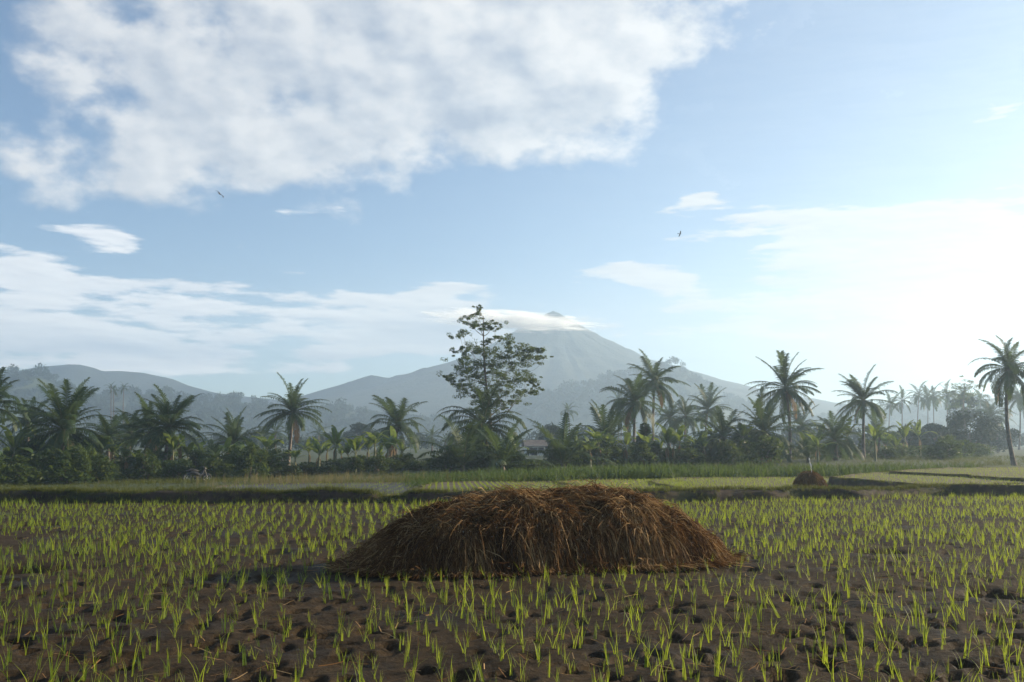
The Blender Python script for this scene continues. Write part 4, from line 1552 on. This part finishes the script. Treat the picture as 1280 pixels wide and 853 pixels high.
def plant_near_paddy():
    r = rng(1400)
    a = R(11)
    u, v = np.meshgrid(np.arange(-60, 60, .235), np.arange(-30, 62, .18))
    u = u + .07 * np.sin(v * .9 + u * .6) + r.normal(0, .035, u.shape)
    v = v + r.normal(0, .045, v.shape)
    x, y = (u * math.cos(a) - v * math.sin(a)).ravel(), (u * math.sin(a) + v * math.cos(a)).ravel()
    ok = (y > 3.2) & (np.abs(x) < y * .60 + 2.2) & (y < bund_y(x) - .12)
    x, y = x[ok], y[ok]
    ok = (HEAP.z(x, y) < -.05) & (r.uniform(size=len(x)) > .17)
    s_, t_ = HEAP.st(x, y)
    ok &= ~((np.abs(t_) < 1.06) & (s_ > -.02) & (s_ < 1.02))
    ok &= ~((vnoise(x * .6, y * .6, 90) < .22) & (r.uniform(size=len(x)) < .6))
    x, y = x[ok], y[ok]
    z = mud_z(x, y) - .012
    S = np.clip(r.normal(.70, .21, len(x)), .28, 1.2) * (.8 + .4 * vnoise(x * .5, y * .5, 91))
    px = 640 + FPX * x / (y * .994)
    inside = (px > 8) & (px < 1272) & (y > 7.05)
    order = np.argsort(np.where(inside, y, 999))[:300]
    single = np.zeros(len(x), bool)
    single[order] = True
    meshes = []
    for V, F, T in RICE_NEAR:
        mb = MB()
        mb.add(V, F, 0, T)
        meshes.append(mb.mesh('rice_seedling', M['rice']))
    for i in order:
        o = link('rice_seedling', meshes[int(r.integers(len(meshes)))], None, (x[i], y[i], z[i]), (r.normal(0, .1), r.normal(0, .1), r.uniform(0, 6.28)), float(S[i]))
        tag(o, 'bright green rice seedling in the nearest mud along the bottom of the picture', 'rice seedling', 'nearest rice seedlings')
    rest = ~single
    near, far = rest & (y < 15), rest & (y >= 15)
    mb = MB()
    tone = (vnoise(x * .25, y * .25, 92) - .5) * .7
    scatter(mb, RICE_NEAR, x[near], y[near], z[near], S[near], r, tone[near])
    scatter(mb, RICE_FAR, x[far], y[far], z[far], S[far], r, tone[far])
    tag(link('rice_crop', mb.mesh('rice_crop', M['rice'])), 'rows of young rice covering the rest of the near paddy', 'rice', kind='stuff')
    print('rice clumps', len(x))
    # straw litter trodden into the mud
    n = 1500
    yy = np.exp(r.uniform(math.log(5), math.log(26), n))
    xx = r.uniform(-1, 1, n) * (yy * .56 + 1)
    dd = r.uniform(0, math.pi, n)
    L = r.uniform(.04, .22, n)
    t = np.linspace(-.5, .5, 4)
    P = np.stack([xx[:, None] + np.cos(dd)[:, None] * L[:, None] * t, yy[:, None] + np.sin(dd)[:, None] * L[:, None] * t, np.zeros((n, 4))], -1)
    P[..., 2] = mud_z(P[..., 0], P[..., 1]) + .012 + r.uniform(0, .025, (n, 1)) * (1 + t)
    W = np.stack([-np.sin(dd), np.cos(dd), r.normal(0, .3, n)], -1)[:, None] * np.full((1, 4, 1), .0035)
    mb = MB()
    mb.strips(P, W, 0, np.clip(r.normal(.6, .25, n), 0, 1))
    tag(link('straw_litter', mb.mesh('straw_litter', M['straw'])), 'loose straw bits trodden into the paddy mud', 'straw', kind='stuff')


plant_near_paddy()


def inside_poly(poly, x, y):
    n, res = len(poly), np.zeros(x.shape, bool)
    j = n - 1
    for i in range(n):
        xi, yi, xj, yj = poly[i, 0], poly[i, 1], poly[j, 0], poly[j, 1]
        c = ((yi > y) != (yj > y)) & (x < (xj - xi) * (y - yi) / (yj - yi + 1e-12) + xi)
        res ^= c
        j = i
    return res


GRASS = clump_protos(8, 1500, 7, .16, .006, .30, 3, .05, .8)
RICE_TINY = clump_protos(6, 1520, 5, .17, .008, .20, 3, .02, .6)


def plant_terraces():
    r = rng(1600)
    mb = MB()
    for key, dx, dy, h, ang in (('B', .26, .26, .75, 4), ('C', .26, .26, .8, 8), ('D', .27, .27, .75, 3), ('E', .27, .30, .6, 12), ('F', .30, .32, .55, 12), ('water', .5, .5, .8, 0)):
        out, z = TERR[key]
        x0, y0, x1, y1 = out[:, 0].min(), out[:, 1].min(), out[:, 0].max(), out[:, 1].max()
        cx, cy_ = (x0 + x1) / 2, (y0 + y1) / 2
        d = max(x1 - x0, y1 - y0)
        u, v = np.meshgrid(np.arange(-d, d, dx), np.arange(-d, d, dy))
        u, v = u + r.normal(0, .02, u.shape), v + r.normal(0, .03, v.shape)
        a = R(ang)
        x, y = (cx + u * math.cos(a) - v * math.sin(a)).ravel(), (cy_ + u * math.sin(a) + v * math.cos(a)).ravel()
        ok = inside_poly(out, x, y) & (np.abs(x) < y * .60 + 2) & (r.uniform(size=len(x)) > .07)
        ok &= HEAP2.z(x, y) < 0
        x, y = x[ok], y[ok]
        scatter(mb, RICE_TINY, x, y, np.full(len(x), z - .01), h * r.uniform(.7, 1.2, len(x)), r, (vnoise(x * .3, y * .3, 93) - .5) * .8)
    tag(link('terrace_rice', mb.mesh('terrace_rice', M['rice'])), 'fine rows of rice planted on the terraces behind the bund', 'rice', kind='stuff')
    # grass along the terrace rims and on the bund
    mb = MB()
    for key in TERR:
        out, z = TERR[key]
        seg = np.roll(out, -1, 0) - out
        n = np.maximum(1, (np.linalg.norm(seg, axis=1) * 26).astype(int))
        idx = np.repeat(np.arange(len(out)), n)
        f = r.uniform(0, 1, len(idx))
        p = out[idx] + seg[idx] * f[:, None] + r.normal(0, .14, (len(idx), 2))
        ok = np.abs(p[:, 0]) < p[:, 1] * .62 + 2
        p = p[ok]
        scatter(mb, GRASS, p[:, 0], p[:, 1], np.full(len(p), z - .02), r.uniform(.35, .9, len(p)), r, r.normal(.1, .2, len(p)), .25)
    n = 11000
    xs = r.uniform(-26, 26, n)
    off = np.clip(r.normal(.36, .24, n), -.02, 1.0)
    dens = fbm(xs * .7, xs * 0 + 2, 94, 3)
    ok = r.uniform(size=n) < dens * 1.5
    xs, off = xs[ok], off[ok]
    hh = np.interp(xs, BX, BH)
    z = hh * np.interp(off, [-.05, .02, .08, .18, .66, .82, 1.0], [0, .4, .8, 1., .98, .5, -.3]) - .01
    scatter(mb, GRASS, xs, np.interp(xs, BX, BY) + off, z, r.uniform(.5, 1.25, len(xs)), r, r.normal(.05, .25, len(xs)), .35)
    # rough grass on the ground behind
    n = 30000
    y = np.exp(r.uniform(math.log(31), math.log(125), n))
    x = r.uniform(-1, 1, n) * y * .58
    ok = y > bund_y(x) + .9
    for key in ('water', 'B', 'C', 'D', 'E', 'F'):
        ok &= ~inside_poly(TERR[key][0], x, y)
    x, y = x[ok], y[ok]
    scatter(mb, GRASS, x, y, ground_z(x, y) - .03, r.uniform(.9, 2.6, len(x)) * (.5 + vnoise(x * .15, y * .15, 95)), r, (vnoise(x * .1, y * .1, 96) - .5), .2)
    tag(link('grass', mb.mesh('grass', M['grass'])), 'rough grass on the bund, the terrace rims and the ground behind', 'grass', kind='stuff')
    # the standing green crop behind the terraces
    CROP = clump_protos(8, 1540, 9, .75, .030, .42, 4, .05, 1.3)
    mb = MB()
    n = 2600
    y = r.uniform(46, 66, n)
    px = r.uniform(505, 1225, n)
    x = (px - 640) / FPX * y
    ok = np.ones(n, bool)
    for key in ('B', 'C', 'D', 'E', 'F'):
        ok &= ~inside_poly(TERR[key][0], x, y)
    x, y, px = x[ok], y[ok], px[ok]
    S = r.uniform(.65, 1.2, len(x)) * np.interp(px, [505, 600, 800, 1225], [.55, .8, 1.15, 1.0])
    scatter(mb, CROP, x, y, ground_z(x, y) - .02, S, r, (vnoise(x * .3, y * .3, 97) - .5) * .8, .12)
    tag(link('leafy_crop', mb.mesh('leafy_crop', M['crop'])), 'strip of knee-high green leafy crop behind the terraces', 'crop', kind='stuff')
    # dry stalks left standing at the left of the middle
    STALK = clump_protos(5, 1560, 5, .7, .008, .12, 3, .06, .4)
    mb = MB()
    n = 700
    y = r.uniform(50, 62, n)
    px = np.clip(r.normal(400, 70, n), 250, 560)
    x = (px - 640) / FPX * y
    scatter(mb, STALK, x, y, ground_z(x, y) - .02, r.uniform(.4, 1.0, n), r, None, .12)
    tag(link('dry_stalks', mb.mesh('dry_stalks', M['dry_grass'])), 'thin dry stalks standing in the shade left of the feathery tree', 'stalks', kind='stuff')


plant_terraces()


# ------------------------------------------------------------------ cloud on the summit
def summit_cloud():
    c = at(640, 401, MY - 75)
    mb = MB()
    th, ph = np.meshgrid(np.linspace(2 * math.pi, 0, 33), np.linspace(0, math.pi, 17))
    mb.grid(np.cos(th) * np.sin(ph), np.sin(th) * np.sin(ph), np.cos(ph))
    m, g = new_mat('summit_cloud')
    tc = g.node('ShaderNodeTexCoord').outputs['Object']
    ln = g.vm('LENGTH', tc)
    nz = g.noise(tc, 3.0, 5.0, 0.62)
    f = g.m('ADD', g.m('SUBTRACT', 0.80, ln), g.m('MULTIPLY', g.m('SUBTRACT', nz, .5), 2.4))
    dn = g.m('MULTIPLY', g.smooth(f, 0.02, .45), .10)
    v = g.node('ShaderNodeVolumePrincipled')
    v.inputs['Color'].default_value = (1, 1, 1, 1)
    g.l.new(dn, v.inputs['Density'])
    v.inputs['Anisotropy'].default_value = 0.45
    o = g.node('ShaderNodeOutputMaterial')
    g.l.new(v.outputs[0], o.inputs['Volume'])
    ob = link('summit_cloud', mb.mesh('summit_cloud', m, True), None, c, (0, R(4), 0), (120, 62, 13))
    tag(ob, 'flat white cloud wrapped round the volcano summit', 'cloud', kind='stuff')


summit_cloud()


# ------------------------------------------------------------------ haze over the valley
def build_haze():
    z0, z1 = -10.0, 190.0
    mb = MB()
    x, y0, y1 = 1690, -1690, 1690
    mb.box(((0), (y0 + y1) / 2, (z0 + z1) / 2), (2 * x, y1 - y0, z1 - z0))
    m, g = new_mat('haze')
    v = g.node('ShaderNodeVolumePrincipled')
    v.inputs['Color'].default_value = (0.58, 0.775, 1.0, 1)
    v.inputs['Density'].default_value = 0.00065
    v.inputs['Anisotropy'].default_value = 0.5
    o = g.node('ShaderNodeOutputMaterial')
    g.l.new(v.outputs[0], o.inputs['Volume'])
    tag(link('haze', mb.mesh('haze', m)), 'pale morning haze filling the whole valley', 'haze', kind='stuff')


build_haze()


# ------------------------------------------------------------------ tell look-alikes apart by their place
def name_places():
    tens = ['', 'first', 'second', 'third', 'fourth', 'fifth', 'sixth', 'seventh', 'eighth', 'ninth', 'tenth', 'eleventh', 'twelfth', 'thirteenth', 'fourteenth',
            'fifteenth', 'sixteenth', 'seventeenth', 'eighteenth', 'nineteenth', 'twentieth', 'twenty-first', 'twenty-second', 'twenty-third', 'twenty-fourth']
    groups = {}
    for o in sc.objects:
        if o.parent is None and o.get('group') and o['group'] != 'nearest rice seedlings':
            groups.setdefault(o['group'], []).append(o)
    for g, obs in groups.items():
        obs.sort(key=lambda o: o.location.x / o.location.y)
        for i, o in enumerate(obs):
            o['label'] = o['label'] + ', ' + tens[i + 1] + ' from the left'


name_places()
